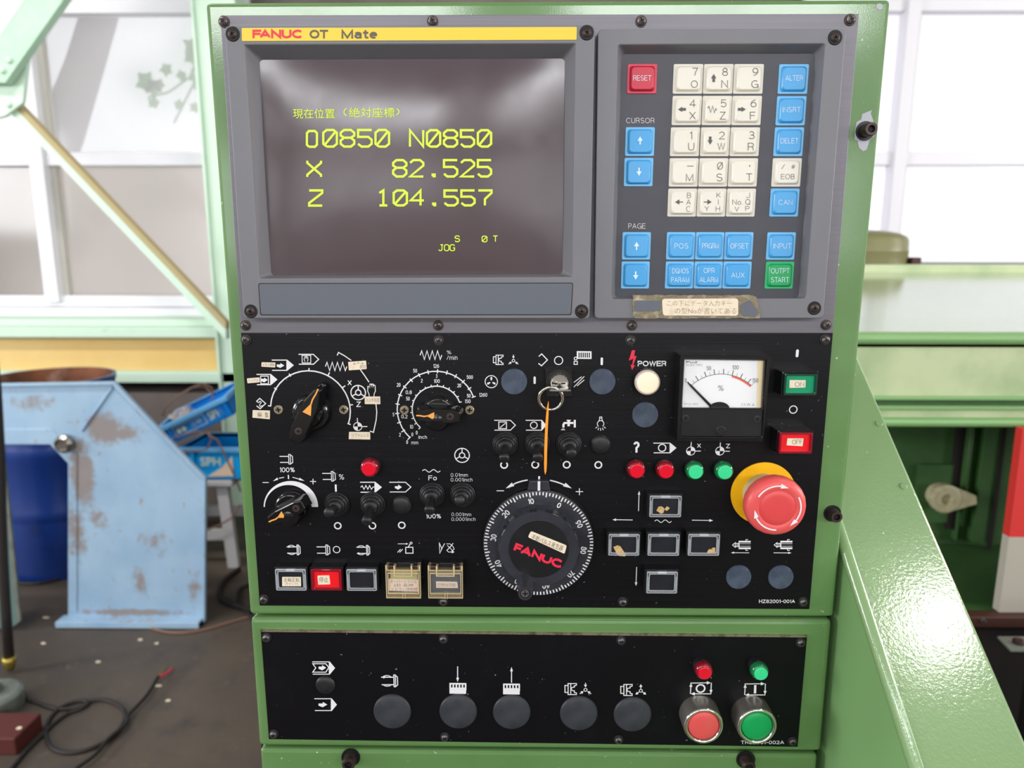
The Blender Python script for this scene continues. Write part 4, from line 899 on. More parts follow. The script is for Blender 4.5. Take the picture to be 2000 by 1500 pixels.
def drop(o):
    for c in list(o.children): bpy.data.objects.remove(c)
    bpy.data.objects.remove(o)
protoP = screw_part(.0036, .0027, .0022, M_['screw_dark'], M_['screw_hole'], M_['bolt'])
protoB = screw_part(.0037, .0027, .0022, M_['screw_dark'], M_['screw_hole'], M_['rubber'])

# ------------------------------------------------------------------ grey mounting plate
q = [xz(P(x, y)) for x, y in ((430, 30), (1678, 27), (1627, 650.4), (470.5, 650.4))]
plate = thing('mounting_plate', (sum(a for a, b in q) / 4, GF, q[2][1]), 'grey brushed metal plate behind the screen unit and the keypad unit', 'metal plate')
MB().prism(q, 0, GF + .0002).build('sheet', M_['grey_plate'], plate, bevel=.0003)
place_screws(protoP, [('O', x, y) for x, y in ((438, 43), (845, 42), (1252, 42), (1660, 39), (480, 635.5), (856, 635.5), (1234, 635.5), (1613, 634.5))], plate)

# ------------------------------------------------------------------ CRT unit
HB = .0115
def bez(ref, pts, h): return [xz(Q(ref, x, y, h)) for x, y in pts]
crt = thing('display_unit', tuple(P(800, 622)), 'grey moulded screen unit with a yellow name strip above its dark screen', 'display')
outer = rquad(bez('O', [(439, 51), (1162, 49), (1151, 622), (476, 622)], HB), .0025)
inner = rquad(bez('O', [(476, 87), (1125.5, 84.5), (1119, 541), (505, 544)], HB), .0015)
HS = .0006
inner1 = rquad(bez('O', [(507, 117), (1103, 114.5), (1098.5, 535), (530, 538)], HS), .003)
MB().frame(outer, inner, -HB, -.0001, -HS, inner1).build('bezel', M_['bezel'], crt, bevel=.0006)
# stepped raised seam round the bezel
o2 = rquad(bez('O', [(447, 47), (1158, 45), (1148, 624), (483, 625)], HB), .002)
# curved screen
mb = MB(); a, b_, c_, d_ = [Vector((x, 0, z)) for x, z in bez('O', [(507, 117), (1103, 114.5), (1098.5, 535), (530, 538)], HS)]
n = 24; vs = []
for j in range(n + 1):
    for i in range(n + 1):
        u = i / n; v = j / n; p = (a * (1 - u) + b_ * u) * (1 - v) + (d_ * (1 - u) + c_ * u) * v
        bul = (1 - (2 * u - 1) ** 2 * .95) * (1 - (2 * v - 1) ** 2 * .95)
        vs.append((p.x, -HS - .0062 * bul ** .8, p.z))
mb.add(vs, [(j * (n + 1) + i, j * (n + 1) + i + 1, (j + 1) * (n + 1) + i + 1, (j + 1) * (n + 1) + i) for j in range(n) for i in range(n)], True)
screen = mb.build('screen', M_['crt'], crt, label='dark convex glass screen with yellow-green characters')
def scr_y(x, z):   # depth of the glass under a point
    u = (x - (a.x + d_.x) / 2) / ((b_.x + c_.x - a.x - d_.x) / 2); v = (a.z - z) / (a.z - d_.z)
    u = min(max(u, 0), 1); v = min(max(v, 0), 1)
    bul = (1 - (2 * u - 1) ** 2 * .95) * (1 - (2 * v - 1) ** 2 * .95)
    return -HS - .0062 * bul ** .8
def on_screen(pr, name, m):
    vs = []
    for x, y, z in pr.mb.v:      # lay the characters onto the curved glass
        y2 = scr_y(x, z) - .0004; k = (y2 - CAM.y) / (y - CAM.y)
        vs.append((CAM.x + (x - CAM.x) * k, y2, CAM.z + (z - CAM.z) * k))
    pr.mb.v = vs; return pr.mb.build(name, m, screen)
pr = Print('S', .004)
pr.st('o', 499, 640, 548, 717, 11); pr.st('0850', 579, 635, 900, 716, 11)
pr.st('N0850', 1002, 636, 1398, 716, 11); pr.st('X', 501, 785, 568, 864, 11); pr.st('82.525', 920, 782, 1398, 862, 11)
pr.st('Z', 510, 930, 574, 1004, 11); pr.st('104.557', 840, 930, 1400, 1003, 11)
on_screen(pr, 'readout', M_['crt_text'])
pr = Print('S', .004)
pr.st('S', 1222, 1152, 1244, 1180, 4.5); pr.st('0', 1354, 1153, 1378, 1181, 4.5); pr.st('T', 1408, 1152, 1430, 1180, 4.5)
pr.st('JOG', 1142, 1195, 1220, 1224, 4.5)
pr.t('現在位置', 533, 555, 204, 48); pr.t('絶対座標', 816, 550, 222, 48)
pr.l([(693, 530), (683, 538), (680, 548), (683, 558), (693, 567)], 4); pr.l([(936, 530), (946, 538), (949, 545), (946, 555), (936, 563)], 4)
on_screen(pr, 'readout', M_['crt_text'])
# yellow strip, blank tray below
q = rquad([xz(P(x, y, HB)) for x, y in ((472.5, 55), (1126.5, 53), (1126, 78), (472.8, 80.5))], .0006)
strip = MB().prism(q, -HB - .0004, -HB + .0002).build('name_strip', M_['yellow_strip'], crt)
p_ = Print('S', HB + .0004)
p_.t('FANUC', 356, 166, 246, 42, off=.05); p_.build('lettering', M_['red_print'], strip)
p_ = Print('S', HB + .0004)
p_.t('OT', 557, 167, 90, 42, off=.035); p_.t('Mate', 755, 167, 174, 43, off=.035); p_.build('lettering', M_['grey_print'], strip)
q = rquad([xz(P(x, y, HB)) for x, y in ((504.5, 553), (1119.5, 552), (1116, 615.5), (508.5, 616))], .0016)
q2 = rquad([xz(P(x, y, HB)) for x, y in ((506, 554.5), (1118, 553.5), (1114.5, 614), (510, 614.5))], .0014)
MB().frame(q, q2, -HB - .0002, -HB + .0003, -HB + .0003, q2).build('tray_rim', M_['screw_hole'], crt)
MB().prism(q2, -HB - .00035, -HB).build('tray', M_['bezel_inset'], crt, bevel=.0002)
def counterbored(spots, parent, h, r=.0041):
    for x, y in spots:
        p = P(x, y, h)
        m = MB(); m.lathe([(0, .0003), (r * .86, .0003), (r * .9, .0004), (r, .0004), (r * 1.12, 0)], (p.x, -h, p.z), seg=28)
        rc = m.build('screw_recess', M_['screw_hole'], parent)
        rc2 = MB().lathe([(r * .68, .0002), (r * .68, .0006), (r * .5, .0011), (0, .0013)], (p.x, -h, p.z), seg=24).build('screw', M_['bolt'], rc)
        m = MB(); a_ = r * .42; b2 = r * .12
        ang = random.Random(int(x)).uniform(0, 1.5); c, s_ = math.cos(ang), math.sin(ang)
        for w_, h_ in ((a_, b2), (b2, a_)):
            pts = [(p.x + c * X - s_ * Z, p.z + s_ * X + c * Z) for X, Z in ((-w_, -h_), (w_, -h_), (w_, h_), (-w_, h_))]
            m.prism(pts, -h - .0015, -h - .001)
        m.build('cross_slot', M_['screw_hole'], rc)
counterbored([(454.5, 66.5), (1146, 64), (490, 608), (1136, 608)], crt, HB)

# ------------------------------------------------------------------ keypad unit
HM = .0085; HK = .0002
kp = thing('keypad_unit', tuple(P(1400, 620)), 'grey moulded keypad unit right of the screen with cream, blue, red and green keys', 'keypad')
outer = rquad(bez('O', [(1168, 57), (1653, 55.5), (1608, 621.5), (1161, 622)], HM), .003)
inner = rquad(bez('K', [(188, 290), (1543, 283), (1415, 1943), (143, 1946)], HM), .002)
inner1 = rquad(bez('K', [(214, 352), (1476, 350), (1365, 1938), (167, 1938)], HK), .003)
inner1 = rquad(bez('O', [(1214, 105.8), (1592.5, 105), (1559.5, 581.5), (1200.5, 581.5)], HK), .003)
MB().frame(outer, inner, -HM, -.0001, -HK, inner1).build('bezel', M_['bezel'], kp, bevel=.0006)
q = bez('O', [(1212, 103), (1595, 102), (1562, 584), (1198, 584)], HK)
MB().prism(q, -HK, -.00005).build('membrane', M_['keypad'], kp)
counterbored([(1631, 73.5), (1590.5, 602)], kp, HM)
# embossed maker's name on the lower slope, mostly worn
p_ = Print('L', HM * .5, .0016)
p_.t('FANUC', 1240, 655, 190, 40, off=-.012); p_.build('embossed_lettering', M_['bezel'], kp)
# keys
c0 = P(*px_('K', 648, 512), HK + .002)
KW = (Q('K', 744, 512, HK) - Q('K', 551, 512, HK)).length; KH = (Q('K', 648, 414, HK) - Q('K', 648, 609, HK)).length
HT = HK + .0026
kprot = {}
def key_part(col):
    if col in kprot: return kprot[col]
    w_, h_ = KW / 2, KH / 2
    m = MB(); m.prism(rrect(-w_, w_, -h_, h_, .0009), -.0007, .0001)
    base = m.build('key', M_['key_' + col + '_f'], None, local=True, bevel=.0003)
    m = MB(); n_ = 5
    o0 = rrect(-w_ * .86, w_ * .86, -h_ * .86, h_ * .86, .0018, n_); o1 = rrect(-w_ * .8, w_ * .8, -h_ * .8, h_ * .8, .002, n_)
    o2_ = rrect(-w_ * .72, w_ * .72, -h_ * .72, h_ * .72, .0022, n_)
    L_ = len(o0)
    v = [(x, -.0005, z) for x, z in o0] + [(x, -.002, z) for x, z in o1] + [(x, -.0026, z) for x, z in o2_]
    fs = [(r * L_ + i, r * L_ + (i + 1) % L_, (r + 1) * L_ + (i + 1) % L_, (r + 1) * L_ + i) for r in (0, 1) for i in range(L_)]
    m.add(v, fs, True); m.add([(x, -.0026, z) for x, z in o2_], [tuple(range(L_))])
    m.build('cap', M_['key_' + col], base, local=True)
    kprot[col] = base
    return base
def key(ref, x, y, col, prints, label):
    src = key_part(col); p = Q(ref, x, y, HK + .0015)
    o = src.copy(); COL.objects.link(o); o.parent = kp; o.location = Vector((p.x, -HK, p.z)) - Vector(kp.location); o['label'] = label
    for c in src.children:
        k = c.copy(); COL.objects.link(k); k.parent = o
    pr = Print(ref, HT); prints(pr)
    pr.build('lettering', M_['key_print' if col == 'cream' else 'key_white_print'], o)
def T(*items):
    def f(pr):
        for it in items:
            if it[0] == 'up': pr.l([(it[1], it[2] + 26), (it[1], it[2])], it[3]); pr.f([(it[1] - 17, it[2] + 2), (it[1], it[2] - 27), (it[1] + 17, it[2] + 2)])
            elif it[0] == 'down': pr.l([(it[1], it[2] - 26), (it[1], it[2])], it[3]); pr.f([(it[1] - 17, it[2] - 2), (it[1], it[2] + 27), (it[1] + 17, it[2] - 2)])
            elif it[0] == 'left': pr.l([(it[1] + 26, it[2]), (it[1], it[2])], it[3]); pr.f([(it[1] + 2, it[2] - 17), (it[1] - 26, it[2]), (it[1] + 2, it[2] + 17)])
            elif it[0] == 'right': pr.l([(it[1] - 26, it[2]), (it[1], it[2])], it[3]); pr.f([(it[1] - 2, it[2] - 17), (it[1] + 26, it[2]), (it[1] - 2, it[2] + 17)])
            elif it[0] == 'line': pr.l(it[1], it[2])
            else: pr.t(it[0], *it[1:5], off=-.006)
    return f
key('K', 348, 511, 'red', T(('RESET', 348, 508, 118, 34)), 'red RESET key in the top left corner of the keypad')
key('K', 648, 512, 'cream', T(('7', 693, 468, 36, 52), ('O', 687, 548, 44, 48)), 'cream key marked 7 and O')
key('K', 845, 512, 'cream', T(('8', 887, 468, 38, 52), ('N', 884, 547, 42, 50), ('up', 813, 508, 17)), 'cream key marked 8 and N with an up arrow')
key('K', 1042, 512, 'cream', T(('9', 1085, 468, 38, 52), ('G', 1080, 548, 44, 50)), 'cream key marked 9 and G')
key('K', 1335, 513, 'blue', T(('ALTER', 1337, 508, 113, 34)), 'blue ALTER key')
key('K', 640, 718, 'cream', T(('4', 676, 673, 40, 50), ('X', 675, 753, 42, 50), ('left', 606, 712, 17)), 'cream key marked 4 and X with a left arrow')
key('K', 836, 718, 'cream', T(('5', 877, 673, 38, 50), ('Z', 872, 753, 38, 50), ('line', [(772, 705), (782, 692), (793, 733), (806, 690), (817, 735), (826, 706), (832, 720)], 4)), 'cream key marked 5 and Z with a zigzag')
key('K', 1030, 718, 'cream', T(('6', 1072, 673, 38, 50), ('F', 1066, 753, 34, 50), ('right', 996, 712, 17)), 'cream key marked 6 and F with a right arrow')
key('K', 1320, 720, 'blue', T(('INSRT', 1320, 714, 118, 34)), 'blue INSRT key')
key('K', 628, 922, 'cream', T(('1', 665, 882, 16, 50), ('U', 667, 955, 40, 50)), 'cream key marked 1 and U')
key('K', 824, 922, 'cream', T(('2', 866, 882, 38, 50), ('W', 862, 953, 50, 46), ('down', 790, 915, 17)), 'cream key marked 2 and W with a down arrow')
key('K', 1018, 922, 'cream', T(('3', 1060, 880, 38, 50), ('R', 1055, 955, 40, 50)), 'cream key marked 3 and R')
key('K', 1305, 922, 'blue', T(('DELET', 1306, 917, 116, 34)), 'blue DELET key')
key('K', 334, 921, 'blue', T(('up', 334, 915, 9)), 'blue cursor up key')
key('K', 325, 1120, 'blue', T(('down', 327, 1118, 9)), 'blue cursor down key')
key('K', 620, 1122, 'cream', T(('line', [(639, 1081), (681, 1081)], 4), ('M', 656, 1155, 48, 48)), 'cream key marked minus and M')
key('K', 813, 1122, 'cream', T(('0', 854, 1080, 38, 48), ('line', [(838, 1104), (872, 1056)], 4), ('S', 850, 1155, 40, 50)), 'cream key marked 0 and S')
key('K', 1006, 1122, 'cream', T(('.', 1047, 1080, 8, 8), ('T', 1044, 1153, 40, 48)), 'cream key marked point and T')
key('K', 1291, 1122, 'cream', T(('/', 1265, 1085, 24, 34), (',', 1298, 1094, 7, 12), ('#', 1330, 1085, 22, 30), ('EOB', 1295, 1150, 88, 33)), 'cream key marked EOB')
key('K', 610, 1319, 'cream', T(('B', 652, 1272, 27, 34), ('A', 649, 1316, 30, 34), ('C', 648, 1360, 28, 36), ('left', 588, 1315, 6)), 'cream key marked B, A and C with a left arrow')
key('K', 801, 1319, 'cream', T(('K', 845, 1270, 27, 34), ('I', 843, 1315, 4, 34), ('H', 840, 1360, 28, 34), ('right', 774, 1315, 6), ('Y', 768, 1358, 28, 32)), 'cream key marked K, I, H and Y with a right arrow')
key('K', 993, 1319, 'cream', T(('J', 1037, 1272, 24, 34), ('Q', 1035, 1315, 32, 38), ('P', 1032, 1358, 27, 32), ('No.', 968, 1316, 68, 34), ('V', 964, 1360, 30, 32)), 'cream key marked No., J, Q, P and V')
key('K', 1277, 1319, 'blue', T(('CAN', 1280, 1317, 90, 33)), 'blue CAN key')
key('L', 311, 268, 'blue', T(('up', 311, 268, 9)), 'blue page up key')
key('L', 600, 268, 'blue', T(('POS', 602, 268, 90, 33)), 'blue POS key')
key('L', 789, 268, 'blue', T(('PRGRM', 791, 267, 109, 33)), 'blue PRGRM key')
key('L', 978, 268, 'blue', T(('OFSET', 980, 268, 116, 33)), 'blue OFSET key')
key('L', 1254, 269, 'blue', T(('INPUT', 1260, 268, 117, 33)), 'blue INPUT key')
key('L', 304, 458, 'blue', T(('down', 305, 460, 9)), 'blue page down key')
key('L', 592, 458, 'blue', T(('DGNOS', 596, 430, 107, 33), ('PARAM', 594, 488, 118, 33)), 'blue DGNOS PARAM key')
key('L', 780, 458, 'blue', T(('OPR', 783, 428, 71, 33), ('ALARM', 781, 487, 120, 33)), 'blue OPR ALARM key')
key('L', 967, 458, 'blue', T(('AUX', 970, 458, 86, 33)), 'blue AUX key')
key('L', 1244, 459, 'green', T(('OUTPT', 1246, 430, 120, 34), ('START', 1244, 488, 117, 34)), 'green OUTPT START key in the bottom right corner of the keypad')
for b_o in kprot.values(): drop(b_o)
p_ = Print('K', HK); p_.t('CURSOR', 335, 785, 184, 34, off=-.008); p_.build('lettering', M_['white'], kp)
p_ = Print('L', HK); p_.t('PAGE', 313, 138, 112, 34, off=-.008); p_.build('lettering', M_['white'], kp)
# yellowed adhesive tape with a handwritten note across the lower slope
hn = HM + .0008
tp = thing('tape_note', tuple(Q('L', 700, 735, hn)), 'yellowed adhesive tape holding a handwritten note below the blue keys', 'note')
rng = random.Random(3)
ed = [(x, 588 + rng.uniform(-3, 3)) for x in range(285, 1095, 30)] + [(1092 + i * 4.5, 600 + i * 22 + rng.uniform(-4, 4)) for i in range(6)] + [(x, 738 + rng.uniform(-3, 3)) for x in range(1115, 290, -30)] + [(287 + rng.uniform(-4, 4), y) for y in range(720, 600, -22)]
w2 = [xz(Q('L', x, y, hn)) for x, y in ed]
MB().prism(w2, -hn, -hn + .0003).build('tape', M_['tape'], tp)
MB().prism(rquad([xz(Q('L', x, y, hn)) for x, y in ((476, 612), (972, 610), (972, 722), (482, 720))], .002), -hn - .0003, -hn - .0001).build('paper', M_['paper'], tp)
MB().prism(rquad([xz(Q('L', x, y, hn)) for x, y in ((300, 622), (468, 624), (468, 692), (296, 694))], .0012), -hn - .0002, -hn).build('air_pocket', M_['bezel_inset'], tp)
MB().prism(rquad([xz(Q('L', x, y, hn)) for x, y in ((985, 650), (1040, 618), (1105, 700), (1090, 728), (992, 722))], .0015), -hn - .0002, -hn).build('air_pocket', M_['bezel_inset'], tp)
p_ = Print('L', hn + .0003); p_.t('この下にデータ入力キー', 720, 640, 420, 36, off=-.012); p_.t('の型Noが書いてある', 760, 690, 400, 40, off=-.012)
p_.build('handwriting', M_['ink_faint'], tp)

# ------------------------------------------------------------------ black operation panel
q = [xz(P(x, y)) for x, y in ((470.5, 651.6), (1627, 651.6), (1581, 1190), (507, 1183))]
panel = thing('operation_panel', (0, GF, q[3][1]), 'large black brushed panel with white symbols below the screen and keypad', 'control panel')
MB().prism(q, 0, GF + .0002).build('plate', M_['black_plate'], panel, bevel=.0003)
q = [xz(P(x, y)) for x, y in ((470.5, 650.2), (1627, 650.2), (1627, 652), (470.5, 652))]
MB().prism(q, .0002, GF).build('seam', M_['screw_hole'], panel)
place_screws(protoB, [('O', x, y) for x, y in ((481, 663.5), (857, 665), (1231, 664.5), (1611, 663.5), (516, 1170), (866, 1174), (1216, 1175), (1568, 1175))], panel, rnd=9)
# ------------------------------------------------------------------ lower panel
q = [xz(P(x, y)) for x, y in ((509, 1233.5), (1576.5, 1244.5), (1558, 1459), (525, 1444))]
panel2 = thing('function_panel', (0, GF, min(b for a, b in q)), 'low black panel with pale top edge on the cabinet section below the main panel', 'control panel')
MB().prism(q, 0, GF + .0002).build('plate', M_['black_plate2'], panel2, bevel=.0003)
q = [xz(P(x, y)) for x, y in ((508.5, 1230.5), (1577, 1241.5), (1576.5, 1245), (509, 1234))]
MB().prism(q, -.0001, GF).build('top_edge', M_['brass_screw'], panel2, label='bare pale metal top edge')
place_screws(protoB, [('O', x, y) for x, y in ((521, 1245), (866, 1247.5), (1213, 1250.5), (1563.5, 1254.5), (535, 1433), (869, 1438.5), (1208, 1444), (1547, 1447))], panel2, rnd=4)
drop(protoP); drop(protoB)

# ------------------------------------------------------------------ printing on the panel
W = M_['white']
def sym(ref, fn, parent=None, m=None, label=None):
    pr = Print(ref); fn(pr); return pr.build('symbol', m or W, parent or panel, label=label)
def arrow_fat(pr, x0, x1, y, t=8, hw=19):
    xm = x0 + (x1 - x0) * .48
    pr.f([(x0, y - t), (xm, y - t), (xm, y - hw), (x1, y), (xm, y + hw), (x0, y + t)])
def hand_wheel(pr, x, y, r, ri, w_):
    pr.c(x, y, r, w_); pr.c(x, y, ri, w_)
    for a_ in (90, 210, 330):
        ca, sa = math.cos(math.radians(a_)), math.sin(math.radians(a_)); pr.l([(x + ri * ca, y - ri * sa), (x + r * ca, y - r * sa)], w_)
def tape_arrow(pr, x0, x1, xt, yt, yb, filled, w_=8):
    ym = (yt + yb) / 2; pr.l([(x0, yt), (x1, yt), (xt, ym), (x1, yb), (x0 + 3, yb)], w_)
    if filled: pr.f([(x1 - 4, yt), (xt, ym), (x1 - 4, yb)])
def spindle(pr, x0, x1, yt, yb, k=1.0, dz=0):
    pr.l([(x0, yt + 15), (x1, yt + 15)], 7); pr.l([(x0 + 4, yb - 13), (x1, yb - 13)], 7)
    pr.l([(x1, yt), (x1 + 13 * k, yt), (x1 + 16 * k, yb), (x1 + 3, yb)], 6, True)
    pr.l([(x1 + 13 * k, yt + 2), (x1 + 30 * k, yt + 14), (x1 + 33 * k, yb - 12), (x1 + 16 * k, yb - 2)], 6)
def refsym(pr, x, y, r):
    pr.c(x, y, r, 6); pr.c(x, y, r, 0, 0, 90, fill=True); pr.c(x, y, r, 0, 180, 270, fill=True)
def zig(pr, x0, x1, yt, yb, n_, w_):
    pts = [(x0, (yt + yb) / 2)]
    for i in range(n_): pts.append((x0 + (x1 - x0) * (i + .6) / (n_ + .2), yt if i % 2 == 0 else yb))
    pts.append((x1, (yt + yb) / 2)); pr.l(pts, w_)
def f(pr):
    pr.l([(493, 368), (608, 368), (650, 407), (610, 445), (495, 445)], 8); pr.l([(520, 377), (588, 377), (588, 435), (522, 435)], 6, True)
    pr.l([(543, 426), (536, 405), (541, 388), (553, 384), (565, 390), (567, 408), (561, 426)], 5); pr.l([(549, 388), (550, 402)], 4); pr.l([(557, 388), (557, 402)], 4)
sym('A', f)
def f(pr): tape_arrow(pr, 283, 402, 450, 413, 493, True); arrow_fat(pr, 322, 382, 455)
sym('A', f)
def f(pr): tape_arrow(pr, 165, 275, 322, 525, 605, True); pr.l([(197, 538), (256, 538), (258, 598), (199, 598)], 7, True); arrow_fat(pr, 200, 252, 568, 9, 19)
sym('A', f)
def f(pr): pr.l([(163, 737), (190, 712), (236, 752), (193, 793), (165, 770)], 8); pr.l([(178, 748), (192, 735), (202, 742), (188, 765), (192, 776), (212, 768)], 6); pr.l([(176, 736), (170, 744)], 6)
sym('A', f)
sym('A', lambda pr: zig(pr, 703, 870, 430, 496, 8, 8))
def f(pr): pr.l([(795, 376), (805, 353), (850, 378), (905, 416)], 8); pr.l([(975, 487), (1010, 535), (1043, 585)], 8)
sym('A', f)
sym('A', lambda pr: pr.l([(1098, 757), (1104, 820), (1099, 880), (1078, 977), (1050, 967)], 8))
sym('A', lambda pr: (pr.t('X', 892, 590, 34, 42, off=.02), pr.t('Z', 962, 758, 34, 42, off=.02)))
sym('A', lambda pr: hand_wheel(pr, 959, 667, 57, 21, 9))
def f(pr):
    pr.l([(1045, 697), (1043, 678), (1033, 655), (1034, 618), (1046, 618), (1049, 640), (1050, 600), (1060, 600), (1062, 635), (1066, 600), (1075, 600), (1076, 636), (1081, 606), (1091, 612), (1093, 655), (1084, 675), (1082, 697)], 6)
sym('A', f)
def f(pr): refsym(pr, 955, 932, 32); pr.l([(952, 865), (954, 902)], 7); pr.l([(987, 932), (1030, 932)], 7)
sym('A', f)
def f(pr):
    k = Vector((606.5, 801)); x, y = (k.x - 460) * 4, (k.y - 600) * 4
    pr.c(x, y, 311, 10, 174, -20)
    for a_ in (174, 148, 120, 92, 63.5, 35.5, 7.5, -20):
        ca, sa = math.cos(math.radians(a_)), math.sin(math.radians(a_)); pr.l([(x + 308 * ca, y - 308 * sa * .985), (x + 334 * ca, y - 334 * sa * .985)], 9)
sym('A', f, label='white arc with eight ticks round the mode selector')
def f(pr):
    x, y = (852.8 - 460) * 4, (801 - 600) * 4
    pr.c(x, y, 308, 9, 226, 20); pr.c(x, y, 191, 9, 227, 19)
    for i in range(16):
        a_ = math.radians(226 - i * 206 / 15); ca, sa = math.cos(a_), math.sin(a_) * .985; big = i in (0, 5, 10, 15)
        pr.l([(x + 292 * ca, y - 292 * sa), (x + 325 * ca, y - 325 * sa)], 8)
    for i in range(16):
        a_ = math.radians(227 - i * 208 / 15); ca, sa = math.cos(a_), math.sin(a_) * .985
        pr.l([(x + 188 * ca, y - 188 * sa), (x + 206 * ca, y - 206 * sa)], 8)
    for s_, tx, ty, w_ in (('126', 1568, 459, 46), ('50', 1403, 496, 32), ('20', 1275, 606, 30), ('5', 1234, 838, 13), ('2', 1285, 995, 14), ('0', 1341, 1053, 14), ('500', 1830, 546, 50), ('1260', 1935, 684, 64),
        ('3', 1571, 537, 13), ('2', 1455, 573, 14), ('0.8', 1354, 664, 48), ('0.2', 1320, 853, 48), ('0', 1382, 993, 14), ('20', 1748, 611, 30), ('50', 1822, 691, 30),
        ('100', 1573, 576, 46), ('50', 1347, 714, 30), ('10', 1375, 933, 28), ('0', 1416, 979, 14), ('150', 1814, 734, 46)):
        pr.t(s_, tx, ty, w_, 29, off=.005)
    pr.t('inch', 1463, 1013, 66, 27, off=.005); pr.t('mm', 1401, 1060, 54, 21, off=.005)
    zig(pr, 1443, 1612, 340, 408, 8, 8); pr.t('%', 1668, 352, 36, 30, off=-.005); pr.t('/min', 1692, 393, 84, 34)
sym('A', f, label='double feed rate scale with white numbers')
def f(pr):
    spindle(pr, 345, 415, 150, 225); pr.t('100%', 404, 270, 118, 38, off=.01); pr.l([(413, 310), (415, 342)], 9)
    pr.l([(380, 328), (340, 336)], 6); pr.f([(293, 359), (327, 330), (334, 347)]); pr.l([(446, 328), (500, 343)], 6); pr.f([(540, 356), (500, 332), (496, 350)])
    pr.l([(212, 369), (260, 369)], 6); pr.l([(583, 360), (630, 361)], 6); pr.l([(606, 340), (606, 383)], 6)
sym('B', f)
def f(pr):   # crescent that grows clockwise
    A_ = [(433 + 213 * math.cos(math.radians(t)), 560 - 203 * math.sin(math.radians(t))) for t in range(180, -1, -6)]
    B_ = [(413 + 183 * math.cos(math.radians(t)), 560 - 172 * math.sin(math.radians(t))) for t in range(180, -1, -6)]
    for i in range(len(A_) - 1): pr.f([A_[i], A_[i + 1], B_[i + 1], B_[i]])
sym('B', f, label='white crescent that grows thicker to the right')
def f(pr): spindle(pr, 678, 748, 283, 358); pr.t('%', 828, 325, 42, 44, off=-.005)
sym('B', f)
sym('B', lambda pr: pr.l([(783, 385), (785, 440)], 14))
for x_, y_ in ((799, 707), (1070, 707), (1299, 703)): sym('B', lambda pr: pr.c(x_, y_, 25, 10))
def f(pr): tape_arrow(pr, 974, 1090, 1138, 367, 445, True); pr.l([(1090, 367), (1090, 445)], 6); pr.l([(978, 407), (990, 394), (1004, 422), (1019, 392), (1034, 422), (1048, 392), (1062, 422), (1075, 404), (1086, 404)], 6)
sym('B', f)
def f(pr): tape_arrow(pr, 1202, 1328, 1370, 367, 443, False, 7); arrow_fat(pr, 1245, 1300, 405, 7, 20)
sym('B', f)
def wave(pr, x0, x1, y, a_, n_, w_=6): pr.l([(x0 + (x1 - x0) * i / 30, y - a_ * math.sin(2 * pi * n_ * i / 30)) for i in range(31)], w_)
sym('B', lambda pr: (wave(pr, 1460, 1600, 278, 10, 2), pr.t('Fo', 1540, 333, 66, 38, off=.01)))
sym('B', lambda pr: pr.t('100%', 1547, 632, 118, 36, off=.01))
sym('B', lambda pr: hand_wheel(pr, 1770, 157, 57, 21, 8))
sym('B', lambda pr: (pr.t('0.01mm', 1748, 310, 134, 27), pr.t('0.001inch', 1766, 347, 170, 27)))
sym('B', lambda pr: (pr.t('0.001mm', 1764, 618, 154, 27), pr.t('0.0001inch', 1781, 655, 188, 27)))
def spin(pr, x0, x1, yt, yb, dirn):
    spindle(pr, x0, x1, yt, yb, .8); ym = (yt + yb) / 2; xc = (x0 + x1) / 2 - 2
    pr.c(xc, ym, (yb - yt) * .5, 5, 40, 140); pr.c(xc, ym, (yb - yt) * .5, 5, 220, 320)
    e = -1 if dirn == 'l' else 1
    pr.f([(xc - 24, ym - 34), (xc - 8, ym - 26), (xc - 23, ym - 14)]) if dirn == 'l' else pr.f([(xc - 24, ym + 34), (xc - 8, ym + 26), (xc - 23, ym + 14)])
sym('B', lambda pr: spin(pr, 400, 480, 857, 934, 'l'))
sym('B', lambda pr: (spindle(pr, 633, 705, 857, 934), pr.c(790, 893, 26, 6)))
sym('B', lambda pr: spin(pr, 945, 1023, 860, 936, 'r'))
def f(pr):
    pr.arrow(1268, 848, 1350, 848, 5, 18, 14); pr.l([(1330, 875), (1385, 875), (1387, 921), (1330, 921)], 7, True); pr.l([(1350, 873), (1366, 846)], 7); pr.c(1372, 842, 8, 5)
    for d_ in (0, 16): pr.l([(1266 + d_, 915), (1290 + d_, 890)], 6)
sym('B', f)
def f(pr): pr.l([(1592, 838), (1596, 922), (1610, 890), (1634, 845)], 6); pr.l([(1597, 850), (1612, 885)], 5); pr.l([(1700, 843), (1680, 870), (1650, 900)], 6); pr.l([(1648, 848), (1675, 848), (1700, 870), (1708, 890), (1690, 905)], 5); pr.l([(1650, 900), (1665, 912), (1705, 912)], 5); pr.f([(1688, 900), (1712, 912), (1690, 922)]); pr.l([(1655, 860), (1700, 905)], 5)
sym('B', f)
